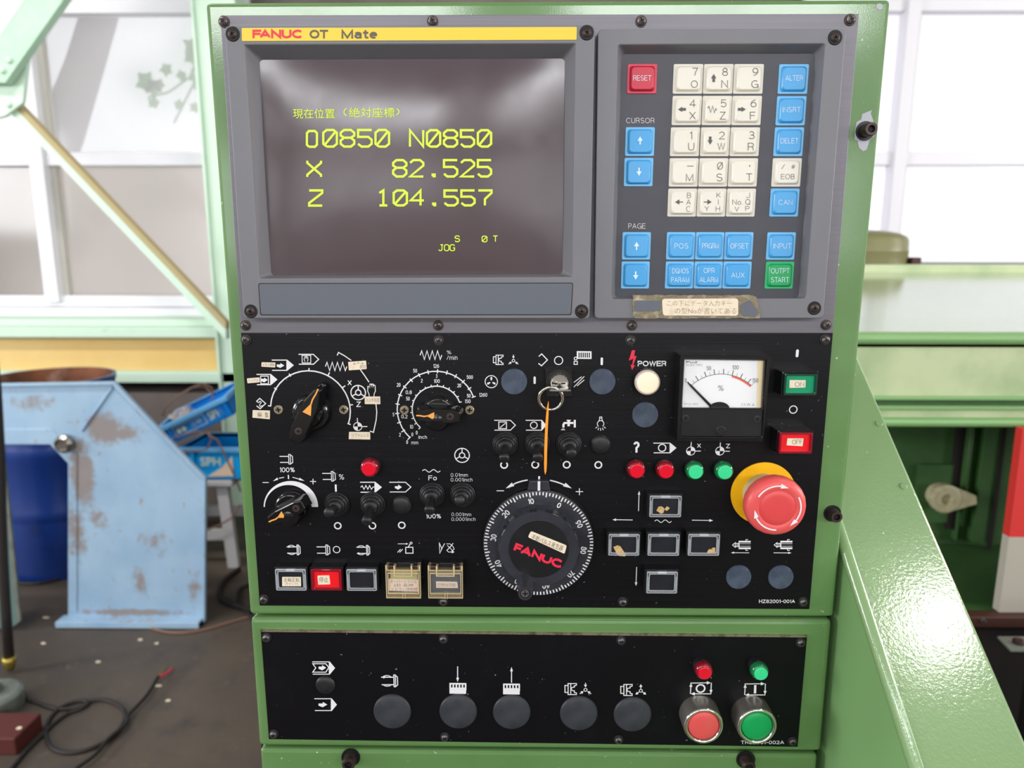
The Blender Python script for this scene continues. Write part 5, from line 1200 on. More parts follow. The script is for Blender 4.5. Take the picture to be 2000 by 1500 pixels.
# centre
def chuck(pr, x0, y0, s_=1.0, w_=8):
    g = lambda a_, b2: (x0 + a_ * s_, y0 + b2 * s_)
    pr.l([g(28, 0), g(97, 0), g(97, 14), g(80, 18), g(80, 30), g(62, 32), g(52, 46), g(62, 58), g(80, 60), g(80, 74), g(97, 78), g(97, 92), g(28, 92)], w_, True)
    pr.l([g(28, 16), g(2, 16), g(2, 74), g(28, 74)], w_); pr.l([g(50, 0), g(50, 92)], w_)
def jaws(pr, x, y, inward, s_=1.0, w_=8):
    pr.c(x, y, 13 * s_, w_ * .8)
    for a_ in (90, 215, 325):
        ca, sa = math.cos(math.radians(a_)), -math.sin(math.radians(a_)); n0, n1 = (58, 20) if inward else (18, 55)
        pr.arrow(x + n0 * ca * s_, y + n0 * sa * s_, x + n1 * ca * s_, y + n1 * sa * s_, w_ * .9, 22 * s_, 26 * s_)
sym('C', lambda pr: (chuck(pr, 316, 268), jaws(pr, 514, 322, True)))
sym('C', lambda pr: pr.l([(762, 280), (790, 256), (846, 315), (788, 372), (758, 348)], 10))
sym('C', lambda pr: pr.c(955, 320, 40, 9))
def f(pr):
    pr.l([(1137, 233), (1272, 235), (1272, 301), (1137, 299)], 9, True)
    for i in range(7): pr.l([(1145 + i * 20, 238), (1145 + i * 20, 296)], 9)
    pr.l([(1150, 238), (1262, 238)], 10); pr.l([(1150, 297), (1262, 297)], 10)
    pr.c(1121, 301, 14, 8); pr.l([(1106, 328), (1138, 328), (1138, 358), (1106, 358)], 8, True)
sym('C', f)
sym('C', lambda pr: (pr.l([(1377, 301.5), (1376, 354.5)], 23), pr.c(1377, 301.5, 11.5, 0, fill=True), pr.c(1376, 354.5, 11.5, 0, fill=True))); sym('C', lambda pr: (pr.l([(721, 487), (721, 539)], 22), pr.c(721, 487, 11, 0, fill=True), pr.c(721, 539, 11, 0, fill=True)))
def f(pr):
    pr.c(298, 527, 60, 8)
    for a_ in (90, 210, 330):
        ca, sa = math.cos(math.radians(a_)), -math.sin(math.radians(a_)); pr.arrow(298 + 14 * ca, 527 + 14 * sa, 298 + 50 * ca, 527 + 50 * sa, 14, 18, 26)
sym('C', f)
sym('C', lambda pr: [pr.l([(a_, 580 - k), (b2, 478 + k2)], 8) for a_, b2, k, k2 in ((1103, 1180, 45, 0), (1103, 1205, 0, -2), (1135, 1205, 12, 32))])
def f(pr): tape_arrow(pr, 326, 485, 533, 904, 1000, False, 9); pr.l([(371, 920), (446, 920), (446, 986), (371, 986)], 9, True); pr.l([(383, 976), (436, 932)], 8)
sym('C', f)
def f(pr): tape_arrow(pr, 633, 790, 830, 904, 1000, True, 9); pr.c(713, 952, 33, 9)
sym('C', f)
def f(pr):
    pr.l([(1002, 975), (1002, 945), (1012, 930), (1100, 930)], 20); pr.l([(1113, 900), (1113, 974)], 20); pr.l([(1033, 904), (1074, 904)], 10); pr.l([(1053, 904), (1053, 962)], 24)
    for i in range(4): pr.l([(992 + i * 5, 986), (980 + i * 12, 1001)], 5)
sym('C', f)
def f(pr):
    pr.c(1365, 938, 32, 7, -52, 232); pr.l([(1347, 915), (1355, 895), (1356, 872), (1378, 872), (1378, 895), (1385, 912)], 7); pr.l([(1356, 884), (1378, 884)], 4)
    for a_ in (-10, -38, -65, -90, -115, -142, -170): pr.l([(1365 + 42 * math.cos(math.radians(a_)), 945 - 36 * math.sin(math.radians(a_)) + 0), (1365 + 62 * math.cos(math.radians(a_)), 945 - 60 * math.sin(math.radians(a_)))], 7) if a_ not in (-10, -170) else None
sym('C', f)
for x_, y_ in ((423, 1340), (727, 1338), (1034, 1338), (1343, 1340)): sym('C', lambda pr: pr.c(x_, y_, 32, 14))
# round the handwheel
def f(pr):
    pr.l([(653, 187), (600, 197), (550, 212), (515, 228)], 13); pr.f([(438, 269), (498, 212), (523, 245)])
    pr.l([(870, 190), (925, 203), (975, 220), (1012, 236)], 13); pr.f([(1084, 269), (1024, 214), (998, 248)])
    pr.l([(350, 292), (421, 292)], 8); pr.l([(1158, 267), (1158, 335)], 8); pr.l([(1122, 300), (1194, 300)], 8); pr.l([(765, 150), (764, 207)], 18)
sym('D', f)
sym('D', lambda pr: pr.arrow(1735, 490, 1741, 294, 8, 36, 26)); sym('D', lambda pr: pr.arrow(1678, 577, 1480, 574, 8, 36, 26)); sym('D', lambda pr: pr.arrow(1717, 1037, 1710, 1222, 8, 36, 26))
sym('F', lambda pr: pr.arrow(765, 663, 931, 666, 6, 30, 22)); sym('F', lambda pr: wave(pr, 475, 606, 671, 10, 2))
# right
def f(pr): pr.f([(148, 192), (176, 192), (167, 240), (188, 240), (160, 318), (176, 318), (149, 360), (137, 314), (150, 316), (160, 262), (121, 280), (140, 222)])
sym('E', f, None, M_['red_print'], 'red lightning arrow')
sym('E', lambda pr: pr.t('POWER', 319, 304, 244, 46, off=.03)); sym('E', lambda pr: pr.t('?', 187, 1013, 54, 94, off=.03))
def f(pr): tape_arrow(pr, 330, 472, 521, 980, 1062, True, 8); pr.c(405, 1020, 31, 9)
sym('E', f)
def f(pr): refsym(pr, 648, 1047, 36); pr.l([(653, 970), (650, 1010)], 8); pr.l([(685, 1047), (733, 1047)], 7); pr.t('X', 718, 1001, 34, 38, off=.015)
sym('E', f)
def f(pr): refsym(pr, 895, 1047, 36); pr.l([(900, 974), (898, 1010)], 8); pr.l([(932, 1048), (980, 1049)], 7); pr.t('Z', 964, 1004, 34, 38, off=.015)
sym('E', f)
sym('E', lambda pr: (pr.l([(1554, 196), (1550, 239)], 24), pr.c(1554, 196, 12, 0, fill=True), pr.c(1550, 239, 12, 0, fill=True))); sym('E', lambda pr: pr.c(1518, 695, 32, 9))
def tail(pr, x, y):
    pr.l([(x, y), (x + 22, y - 18), (x + 22, y + 18)], 6, True); pr.l([(x + 22, y - 12), (x + 48, y - 12), (x + 48, y + 12), (x + 22, y + 12)], 6, True); pr.l([(x + 36, y - 12), (x + 36, y + 12)], 5)
    for s_ in (-1, 1): pr.l([(x + 48, y + s_ * 26), (x + 142, y + s_ * 26)], 14); pr.l([(x + 48, y + s_ * 10), (x + 142, y + s_ * 10)], 4); pr.l([(x + 104, y + s_ * 26), (x + 104, y + s_ * 42), (x + 122, y + s_ * 42)], 5)
    pr.l([(x + 52, y - 26), (x + 52, y + 26)], 6)
sym('F', lambda pr: tail(pr, 1082, 857)); sym('F', lambda pr: tail(pr, 1408, 857))
sym('F', lambda pr: pr.arrow(1212, 918, 1070, 917, 5, 24, 16)); sym('F', lambda pr: pr.arrow(1403, 918, 1542, 919, 5, 24, 16))
sym('F', lambda pr: pr.t('HZ82001-001A', 1430, 1297, 282, 27, off=.02))
# lower panel
def f(pr):
    tape_arrow(pr, 500, 612, 645, 375, 455, True, 6); pr.l([(503, 387), (588, 387), (608, 412), (588, 442), (503, 442), (523, 414)], 6, True); arrow_fat(pr, 541, 590, 413, 7, 17)
sym('G', f, panel2)
sym('G', lambda pr: (tape_arrow(pr, 514, 625, 657, 615, 692, True, 6), arrow_fat(pr, 541, 598, 653, 7, 17)), panel2)
sym('G', lambda pr: spin(pr, 948, 1030, 460, 537, 'l'), panel2)
def comb(pr, x, y):
    pr.l([(x, y + 56), (x + 108, y + 58)], 30)
    pr.l([(x, y + 5), (x + 109, y + 6)], 11)
    for i in range(6): pr.l([(x + 5 + i * 20, y + 5), (x + 5 + i * 20, y + 50)], 10)
    pr.l([(x, y + 36), (x + 109, y + 37)], 14)
sym('G', lambda pr: (comb(pr, 1393, 512), pr.arrow(1446, 405, 1446, 506, 6, 28, 18)), panel2)
sym('G', lambda pr: (comb(pr, 1742, 516), pr.arrow(1797, 510, 1797, 408, 6, 28, 18)), panel2)
sym('H', lambda pr: (chuck(pr, 210, 516, .78, 6), jaws(pr, 345, 557, True, .78, 6)), panel2)
sym('H', lambda pr: (chuck(pr, 573, 522, .78, 6), jaws(pr, 705, 563, False, .78, 6)), panel2)
def cyc(pr, x0, y0, x1, y1):
    pr.arrow(x0, y0 + 2, x1 - 4, y0, 6, 26, 22); pr.arrow(x1, y0, x1 - 3, y1, 6, 26, 20); pr.arrow(x1, y1, x0 + 2, y1, 6, 26, 22); pr.arrow(x0, y1, x0 + 4, y0, 6, 26, 20)
sym('H', lambda pr: (cyc(pr, 1028, 511, 1164, 583), pr.c(1094, 548, 27, 10)), panel2)
sym('H', lambda pr: (cyc(pr, 1381, 517, 1516, 590), pr.l([(1450, 526), (1448, 580)], 15)), panel2)
sym('H', lambda pr: pr.t('TR82001-002A', 1497, 899, 282, 23, off=.02), panel2)

# paper labels stuck on the panel
def paper(ref, quad, txts, parent, m='paper', h=0.0, r=.0004, ink='ink', off=-.006, name='paper_label'):
    o = MB().prism(rquad([xz(Q(ref, x, y, h)) for x, y in quad], r), -h - .0003, -h).build(name, M_[m], parent)
    pr = Print(ref, h + .0003, .0001)
    for t in txts: pr.t(*t[:5], rot=t[5] if len(t) > 5 else 0, off=off)
    pr.build('handwriting', M_[ink], o); return o
paper('A', [(205, 430), (312, 432), (310, 470), (203, 464)], [('メモリ運転', 258, 449, 92, 24)], panel)
paper('A', [(90, 556), (188, 548), (190, 586), (95, 594)], [('シングル', 140, 571, 80, 22, 4)], panel)
paper('A', [(135, 803), (270, 807), (269, 875), (133, 862)], [('編', 188, 838, 34, 36), ('集', 243, 842, 28, 44)], panel)
paper('A', [(880, 427), (1020, 417), (1025, 483), (886, 493)], [('←^→', 960, 440, 80, 22, 3), ('送り', 992, 464, 44, 26)], panel)
paper('A', [(1010, 698), (1130, 697), (1132, 757), (1010, 756)], [('ハンドル送', 1072, 725, 104, 34)], panel)
paper('A', [(888, 973), (1052, 975), (1053, 1033), (885, 1030)], [('リファレンス', 976, 1001, 130, 28)], panel)
# ================================================================== controls mounted on the panels
def at(ref, x, y, h, base=0.0):
    """root on the panel below a point that shows at (x, y) while standing h in front of the panel"""
    p = Q(ref, x, y, h); return Vector((p.x, -base, p.z))
# ---- silver screws beside the two selector knobs
pf = screw_part(0, .0033, .0009, M_['brass_screw'], M_['screw_hole'], flat=True)
place_screws(pf, [('A', 337, 800), ('A', 845, 800), ('A', 1320, 803), ('A', 1829, 803)], panel, rnd=2)
drop(pf)
# ---- selector knobs
def knob(name, ref, x, y, h, ang, tip, tail, wid, rskirt, label, dome=False, tipw=.3):
    loc = at(ref, x, y, h); t = thing(name, loc, label, 'knob')
    a_ = math.radians(ang); ca, sa = math.cos(a_), math.sin(a_)
    R2 = lambda u, v: (u * ca - v * sa, u * sa + v * ca)
    m = MB(); m.lathe([(0, 0), (rskirt, 0), (rskirt, h * .22), (rskirt * .93, h * .34), (rskirt * .8, h * .4), (0, h * .4)], seg=48, sharp=40)
    m.build('skirt', M_['black_gloss'], t, local=True)
    if dome:
        MB().lathe([(0, 0), (rskirt * .74, 0), (rskirt * .72, h * .72), (rskirt * .6, h * .92), (rskirt * .35, h * 1.0), (0, h * 1.03)], (R2(0, wid * .28)[0], 0, R2(0, wid * .28)[1]), seg=40, sharp=40).build('hub', M_['black_gloss'], t, local=True)
    else:
        MB().lathe([(0, 0), (rskirt * .78, 0), (rskirt * .76, h * .5), (rskirt * .62, h * .7), (0, h * .74)], seg=40, sharp=40).build('hub', M_['black_gloss'], t, local=True)
    def bar(k, kw=1.0):
        return [R2(u, v) for u, v in ((tip * k, tipw * wid * .5 * kw), (tip * k * .45, wid * .5 * kw), (-tail * k * .6, wid * .5 * kw), (-tail * k, wid * .34 * kw), (-tail * k, -wid * .34 * kw), (-tail * k * .6, -wid * .5 * kw), (tip * k * .45, -wid * .5 * kw), (tip * k, -tipw * wid * .5 * kw))]
    MB().prism(bar(.96, .9), -h, -h * .25, bar(1.05, 1.15)).build('pointer_bar', M_['black_gloss'], t, local=True, bevel=.0009)
    m = MB(); y0 = -h - .00015; k = .82
    m.add([(q[0], y0, q[1]) for q in [R2(tip * .12, -wid * .26), R2(tip * .12, wid * .24), R2(tip * .5, 0)]], [(0, 1, 2)])
    m.stroke([R2(tip * .46, 0), R2(tip * .6, .0004), R2(tip * .8, 0), R2(tip * .98, 0)], .0010, y0 - 5e-6)
    m.build('pointer_mark', M_['orange_mark'], t, local=True, label='orange pointer mark')
    px0, pz0 = R2(-tail * .55, 0)
    s_ = MB().lathe([(0, h - .0002), (.0026, h - .0002), (.0026, h + .0001), (.002, h + .00015), (0, h + .00015)], (px0, 0, pz0), seg=20).build('screw', M_['bolt'], t, local=True)
    m = MB(); m.box(px0 - .0014, px0 + .0014, -h - .0003, -h - .00012, pz0 - .0004, pz0 + .0004); m.box(px0 - .0004, px0 + .0004, -h - .0003, -h - .00012, pz0 - .0014, pz0 + .0014); m.build('cross_slot', M_['screw_hole'], s_, local=True)
    return t
knob('selector_knob', 'A', 542, 860, .018, 63, .0225, .0200, .0125, .0132, 'large black mode selector knob pointing up right, left of the feed rate scale')
knob('selector_knob', 'A', 1572, 852, .016, 178, .0142, .0165, .0110, .0118, 'black knob pointing left at the centre of the double feed rate scale', True, .7)
knob('selector_knob', 'B', 392, 612, .016, 207, .0140, .0150, .0110, .0118, 'black spindle speed knob pointing lower left under a white crescent', True, .7)
# ---- toggle switches with stepped rubber boots
def boot_mesh():
    m = MB(); m.lathe([(0, 0), (.0093, 0), (.0095, .0012), (.0088, .0022), (.0083, .0022), (.0084, .0036), (.0076, .0044), (.007, .0044), (.0068, .006), (.006, .0068), (.0054, .0068), (.005, .0085), (.0034, .0095), (0, .0095)], seg=32, sharp=60)
    return m
boot0 = None
def toggle(ref, x, y, tx, ty, label, hb=.004, ht=.0215, group=None):
    global boot0
    b = at(ref, x, y, hb); tip = Q(ref, tx, ty, ht); t = thing('toggle_switch', b, label, 'switch', group)
    if boot0 is None: boot0 = boot_mesh().build('boot', M_['rubber'], t, local=True)
    else:
        o = boot0.copy(); COL.objects.link(o); o.parent = t
    v = Vector((tip.x, -ht, tip.z)) - b; dv = v.normalized(); s0 = Vector((0, -.006, 0))
    pts = [s0 + (v - s0) * k for k in (0, .25, .5, .72, .86, .95, .995, 1.0)]
    MB().tube(pts, [.0034, .0029, .0030, .0037, .0039, .0033, .002, .0004], 20).build('lever', M_['rubber'], t, local=True)
    return t
toggle('B', 783, 553, 722, 612, 'toggle switch right of the spindle speed knob, lever towards the viewer')
toggle('B', 1063, 553, 1020, 688, 'toggle switch below the red lamp, lever pushed down')
toggle('B', 1535, 478, 1512, 600, 'toggle switch between Fo and 100%, lever pushed down')
toggle('B', 1770, 478, 1748, 510, 'toggle switch between the four inch and mm values, lever up')
toggle('C', 435, 1152, 422, 1292, 'leftmost of three toggle switches under the key switch, lever down')
toggle('C', 748, 1150, 753, 1285, 'middle of three toggle switches, lever beside the orange tie')
toggle('C', 1058, 1152, 1082, 1236, 'toggle switch under the white tap symbol')
# ---- blanking plugs and rubber caps
def plug(name, ref, x, y, r, h, m, label, group=None, prof=None):
    t = MB().lathe(prof or [(0, 0), (r, 0), (r, h * .6), (r * .97, h), (0, h * 1.02)], seg=48, sharp=30).build(name, m, None, local=True)
    t.location = at(ref, x, y, h); return tag(t, label, 'plug', group)
rp = 129 / 5 * sx_at(1004, 746)
plug('blanking_plug', 'C', 521, 528, rp, .0012, M_['plug'], 'blue-black round blanking plug with scratches left of the key switch')
plug('blanking_plug', 'C', 1383, 528, rp, .0012, M_['plug'], 'blue-black round blanking plug between the key switch and the white lamp')
plug('blanking_plug', 'C', 1802, 852, rp, .0012, M_['plug'], 'blue-black round blanking plug under the white POWER lamp')
plug('blanking_plug', 'F', 1132, 1111, rp, .0012, M_['plug'], 'scratched blue-grey blanking plug, left of the pair under the emergency stop')
plug('blanking_plug', 'F', 1462, 1112, rp, .0012, M_['plug'], 'smooth blue-grey blanking plug, right of the pair under the emergency stop')
def domeprof(r, h): return [(0, 0), (r, 0), (r, h * .35), (r * .92, h * .6), (r * .75, h * .82), (r * .45, h * .96), (0, h)]
r1 = 79 / 4 * sx_at(783, 988)
plug('rubber_cap', 'B', 1295, 557, r1, .0035, M_['rubber'], 'small round black rubber cap right of the jog toggle switch', prof=domeprof(r1, .0035))
plug('rubber_cap', 'C', 1366, 1152, r1, .0035, M_['rubber'], 'small round black rubber cap under the light bulb symbol', prof=domeprof(r1, .0035))
r1 = 63 * .3 * sx_at(634, 1340)
plug('rubber_cap', 'G', 580, 537, r1, .003, M_['rubber'], 'small brownish black rubber cap between two arrow symbols', prof=domeprof(r1, .003))
r1 = 122 * .3 * sx_at(895, 1390); pf_ = [(0, 0), (r1, 0), (r1, .0012), (r1 * .94, .0022), (r1 * .8, .0029), (r1 * .4, .0034), (0, .0036)]
for ref, x, y, l in (('G', 1019, 704, 'round grey rubber cap, leftmost of the five on the low panel, under a spindle symbol'), ('G', 1449, 704, 'round grey rubber cap under the comb symbol with an arrow down'),
                     ('G', 1798, 708, 'round grey rubber cap under the comb symbol with an arrow up'), ('H', 302, 716, 'round grey rubber cap under the chuck symbol with arrows inward'),
                     ('H', 652, 723, 'round grey rubber cap under the chuck symbol with arrows outward')):
    plug('rubber_cap', ref, x, y, r1, .002, M_['rubber_cap'], l, 'large rubber caps on the low panel', pf_)
# ---- indicator lamps
def lamp(ref, x, y, col, label, h=.0105, r=.0050, rb=.0070, group='small round indicator lamps'):
    t = thing('indicator_lamp', at(ref, x, y, h), label, 'lamp', group)
    MB().lathe([(0, 0), (rb, 0), (rb, h * .34), (rb * .94, h * .45), (0, h * .45)], seg=36).build('collar', M_['rubber'], t, local=True)
    MB().lathe([(rb * .93, h * .4), (rb * .93, h * .66), (rb * .88, h * .78), (r * 1.02, h * .88), (r * .98, h * .88)], seg=36, sharp=50).build('lens_wall', M_[col + '_lens'], t, local=True)
    MB().lathe([(r * .99, h * .86), (r * .97, h * .98), (r * .9, h), (0, h)], seg=36, sharp=50).build('lens', M_[col + '_lamp'], t, local=True)
    return t
lamp('A', 1040, 1266, 'red', 'red indicator lamp left of centre above the jog symbol')
lamp('E', 192, 1219, 'red', 'red indicator lamp under the question mark')
lamp('E', 440, 1222, 'red', 'red indicator lamp under the circle in an arrow')
lamp('E', 692, 1228, 'green', 'green indicator lamp under the X reference symbol')
lamp('E', 941, 1230, 'green', 'green indicator lamp under the Z reference symbol')
lamp('H', 1124, 452, 'red', 'red indicator lamp above the red push button on the low panel', .0115)
lamp('H', 1490, 457, 'green', 'green indicator lamp above the green push button on the low panel', .0115)
t = thing('pilot_lamp', at('E', 285, 470, .010), 'large round white lit POWER lamp', 'lamp')
MB().lathe([(0, 0), (.0092, 0), (.0092, .005), (.0088, .006), (0, .006)], seg=48).build('collar', M_['black_gloss'], t, local=True)
MB().lathe([(.0087, .0055), (.0087, .0082), (.0083, .0092), (.0074, .0095)], seg=48, sharp=60).build('lens_wall', M_['white_ring'], t, local=True)
MB().lathe([(.0076, .0092), (.0073, .0099), (.006, .0101), (0, .0103)], seg=48, sharp=60).build('lens', M_['white_lamp'], t, local=True)
# ---- rectangular push buttons
def rect_button(ref, quad, h, cap, frame, label, texts=(), residue=None, tab=True, house=1.05, inset=.78, capm=None, group='rectangular push buttons', lab_h=None):
    c = sum((Vector(xz(Q(ref, x, y, h))) for x, y in quad), Vector((0, 0))) / 4
    t = thing('push_button', (c.x, 0, c.y), label, 'button', group)
    q = [Vector(xz(Q(ref, x, y, h))) - c for x, y in quad]
    w_ = ((q[1] - q[0]).length + (q[2] - q[3]).length) / 4; hh = ((q[0] - q[3]).length + (q[1] - q[2]).length) / 4
    R_ = lambda k, kz=None: rrect(-w_ * k, w_ * k, -hh * (kz or k), hh * (kz or k), .0008, 3)
    MB().frame(R_(house, house * 1.02), R_(.97), -h * .86, 0).build('housing', M_['black_gloss'] if frame != 'clear' else M_['black'], t, local=True, bevel=.0002)
    MB().prism(R_(.93), -h * .78, 0).build('plunger', M_['cap_dark'] if frame == 'clear' else M_[cap], t, local=True)
    fr = M_['clear'] if frame == 'clear' else M_[frame]
    MB().frame(R_(.955), R_(inset, inset * .94), -h, -h * .6, -h * .8).build('cover_frame', fr, t, local=True, bevel=.0003)
    MB().prism(R_(inset * 1.0, inset * .94), -h * .86, -h * .7).build('cap', M_[cap], t, local=True)
    if frame == 'clear':
        m = MB(); e = .00035
        m.frame(R_(.955), rrect(-w_ * .955 + e, w_ * .955 - e, -hh * .955 + e, hh * .955 - e, .0006, 3), -h - .0001, -h * .9)
        m.frame(rrect(-w_ * inset - e, w_ * inset + e, -hh * inset * .94 - e, hh * inset * .94 + e, .0008, 3), R_(inset, inset * .94), -h - .0001, -h * .9)
        m.box(-w_ * .9, w_ * .9, -h - .00015, -h * .95, hh * .86, hh * .885)
        for s_ in (-1, 1): m.box(s_ * w_ * .87 - .0002, s_ * w_ * .87 + .0002, -h - .0001, -h * .95, -hh * .8, hh * .5)
        m.build('cover_edge', M_['clear_edge'], t, local=True)
    if tab: MB().box(-w_ * .28, w_ * .28, -h - .0003, -h * .8, hh * .80, hh * .95).build('tab', M_['clear_edge'] if frame == 'clear' else fr, t, local=True, bevel=.0002)
    for (lq, txts, pm) in texts:
        lh = h * .9
        o = MB().prism(rquad([xz(Q(ref, x, y, lh)) for x, y in lq], .0003), -lh, -h * .8).build('paper_label', M_[pm], t)
        pr = Print(ref, lh, .00012)
        for tt in txts: pr.t(*tt[:5], rot=tt[5] if len(tt) > 5 else 0, off=-.006)
        pr.build('handwriting', M_['ink'], o)
    if residue:
        for rz in residue: MB().prism([xz(Q(ref, x, y, h * .92)) for x, y in rz], -h * .92, -h * .8).build('tape_residue', M_['residue'], t)
    return t
HBt = .0098
rect_button('B', [(306, 1045), (556, 1043), (554, 1217), (310, 1215)], HBt, 'cap_dark', 'clear', 'clear-framed dark button with a two-line handwritten label, left of the red one',
    [([(364, 1108), (510, 1108), (512, 1180), (364, 1180)], [('主軸正転', 438, 1130, 122, 32), ('(チャック)', 438, 1162, 100, 26)], 'paper')])
rect_button('B', [(582, 1047), (836, 1045), (833, 1218), (588, 1216)], HBt, 'red_cap', 'red_frame', 'red button with a handwritten stop label in the bottom row',
    [([(640, 1098), (732, 1095), (740, 1165), (645, 1168)], [('停止', 690, 1128, 74, 42)], 'paper')])
rect_button('B', [(862, 1047), (1108, 1045), (1106, 1219), (866, 1217)], HBt, 'cap_dark', 'clear', 'clear-framed dark button without a label, right of the red one')
rect_button('F', [(430, 470), (690, 470), (686, 644), (430, 642)], .0105, 'cap_dark', 'clear', 'dark jog button at the top of the cross with two tape scraps', residue=[[(488, 590), (505, 560), (530, 557), (553, 575), (545, 605), (525, 615), (505, 600)], [(553, 580), (570, 557), (592, 568), (585, 580), (566, 592)]])
rect_button('F', [(106, 770), (363, 770), (357, 944), (112, 942)], .0105, 'cap_dark', 'clear', 'dark jog button at the left of the cross with a slanted tape scrap', residue=[[(152, 875), (185, 862), (208, 870), (250, 935), (245, 946), (200, 944), (185, 938)]])
rect_button('F', [(412, 770), (676, 770), (668, 945), (421, 943)], .0105, 'cap_dark', 'clear', 'plain dark jog button at the centre of the cross')
rect_button('F', [(729, 770), (992, 770), (980, 945), (733, 943)], .0105, 'cap_dark', 'clear', 'dark jog button at the right of the cross with a small tape scrap', residue=[[(885, 915), (900, 892), (925, 890), (925, 880), (948, 880), (948, 925), (890, 924)]])
rect_button('F', [(402, 1063), (660, 1065), (654, 1240), (411, 1237)], .0105, 'cap_dark', 'clear', 'plain dark jog button at the bottom of the cross')
rect_button('E', [(1437, 385), (1735, 392), (1725, 580), (1438, 574)], .0165, 'green_cap', 'green_frame', 'green ON button in the upper right corner of the black panel',
    [([(1488, 445), (1625, 446), (1622, 508), (1486, 512)], [('ON', 1572, 481, 78, 40)], 'paper')], tab=False, inset=.84)
rect_button('E', [(1398, 885), (1694, 892), (1684, 1078), (1394, 1070)], .0165, 'red_cap', 'red_frame', 'red OFF button under the green ON button',
    [([(1470, 940), (1607, 941), (1598, 1007), (1462, 999)], [('OFF', 1552, 970, 86, 38, 2)], 'paper')], tab=False, inset=.84)
# ---- guarded buttons with hinged yellowed covers
def guarded(ref, x0, x1, yt, yb, capm, label, lq, txts, pm):
    h = .0125; c = sum((Vector(xz(Q(ref, x, y, h))) for x, y in ((x0, yt), (x1, yt), (x1, yb), (x0, yb))), Vector((0, 0))) / 4
    t = thing('guarded_button', (c.x, 0, c.y), label, 'button', 'guarded buttons with hinged covers')
    w_ = (Q(ref, x1, yt, h) - Q(ref, x0, yt, h)).length / 2; hh = (Q(ref, x0, yt, h) - Q(ref, x0, yb, h)).length / 2
    MB().box(-w_ * 1.0, w_ * 1.0, -.0075, 0, -hh * .7, hh * .98).build('housing', M_['black'], t, local=True, bevel=.0003)
    m = MB()
    for a_, b2 in ((-w_ * .62, -w_ * .36), (w_ * .36, w_ * .62)): m.box(a_, b2, -.0077, -.003, hh * .55, hh * .985)
    m.build('hinge_slots', M_['screw_hole'], t, local=True)
    m = MB()
    for s_ in (-1, 1): m.lathe([(0, -.0022), (.0015, -.0022), (.0015, .0022), (0, .0022)], (s_ * w_ * .7, -.0092, hh * .82), seg=16, axis='x')
    m.build('hinge_pin', M_['bolt'], t, local=True)
    MB().box(-w_ * .78, w_ * .78, -.0092, -.004, -hh * .62, hh * .62).build('cap', M_[capm], t, local=True, bevel=.0003)
    R_ = lambda a_, b2, c2, d2: [(a_, c2), (b2, c2), (b2, d2), (a_, d2)]
    cv = MB(); cv.frame(R_(-w_, w_, -hh, hh * .72), R_(-w_ * .86, w_ * .86, -hh * .7, hh * .5), -h, -h * .5, -h * .8)
    for s_ in (-1, 1):
        cv.box(min(s_ * w_, s_ * w_ * .84), max(s_ * w_, s_ * w_ * .84), -h, -h * .55, hh * .7, hh)
        cv.box(min(s_ * w_ * .55, s_ * w_ * .42), max(s_ * w_ * .55, s_ * w_ * .42), -h, -h * .7, hh * .4, hh * .98)
    cv.box(-w_ * .5, w_ * .5, -h, -h * .8, hh * .36, hh * .46)
    cv.box(-w_ * .06, -w_ * .02, -h - .0004, -h * .6, -hh * 1.02, -hh * .74); cv.box(w_ * .08, w_ * .11, -h - .0004, -h * .6, -hh * 1.02, -hh * .74)
    cv.build('cover', M_['clear_yellow'], t, local=True, bevel=.0003)
    e = .0004; m = MB(); I_ = lambda q, k: [(x + (-k if x > 0 else k), z + (-k if z > 0 else k)) for x, z in q]
    o_, n_ = R_(-w_, w_, -hh, hh * .72), R_(-w_ * .86, w_ * .86, -hh * .7, hh * .5)
    m.frame(o_, I_(o_, e), -h - .0002, -h * .9); m.frame(I_(n_, -e), n_, -h - .0002, -h * .9)
    m.box(-w_ * .48, w_ * .48, -h - .0002, -h * .9, hh * .34, hh * .37)
    for s_ in (-1, 1): m.box(s_ * w_ * .5 - e, s_ * w_ * .5 + e, -h - .0002, -h * .9, hh * .34, hh * .98); m.box(s_ * w_ - e * (s_ + 1), s_ * w_ + e * (1 - s_), -h - .0002, -h * .9, hh * .7, hh)
    m.box(-w_ * .05, -w_ * .02, -h - .0005, -h * .6, -hh * 1.02, -hh * .74); m.box(w_ * .08, w_ * .11, -h - .0005, -h * .6, -hh * 1.02, -hh * .74)
    m.build('cover_edge', M_['clear_yellow_edge'], t, local=True)
    MB().box(-w_ * .86, w_ * .86, -h * .93, -h * .9, -hh * .7, hh * .5).build('cover_window', M_['clear_thin'], t, local=True)
    lh = .0098
    o = MB().prism([xz(Q(ref, x, y, lh)) for x, y in lq], -lh, -.0091).build('paper_label', M_[pm], t)
    pr = Print(ref, lh, .00012)
    for tt in txts: pr.t(*tt[:5], rot=0, off=-.006)
    pr.build('handwriting', M_['ink'], o)
guarded('B', 1174, 1446, 1018, 1273, 'cap_yellow', 'guarded button with a hinged yellowed cover over a three-line peach label', [(1197, 1122), (1430, 1130), (1432, 1222), (1198, 1215)],
    [('オーバートラベル', 1312, 1142, 206, 26), ('5秒 長押', 1312, 1172, 150, 26), ('ください停時間', 1320, 1203, 200, 24)], 'paper_peach')
guarded('B', 1504, 1776, 1020, 1274, 'cap_dark', 'guarded button with a hinged yellowed cover over a one-line peach label', [(1566, 1143), (1732, 1147), (1738, 1194), (1568, 1192)],
    [('刃物台回転', 1650, 1169, 146, 28)], 'paper_peach')
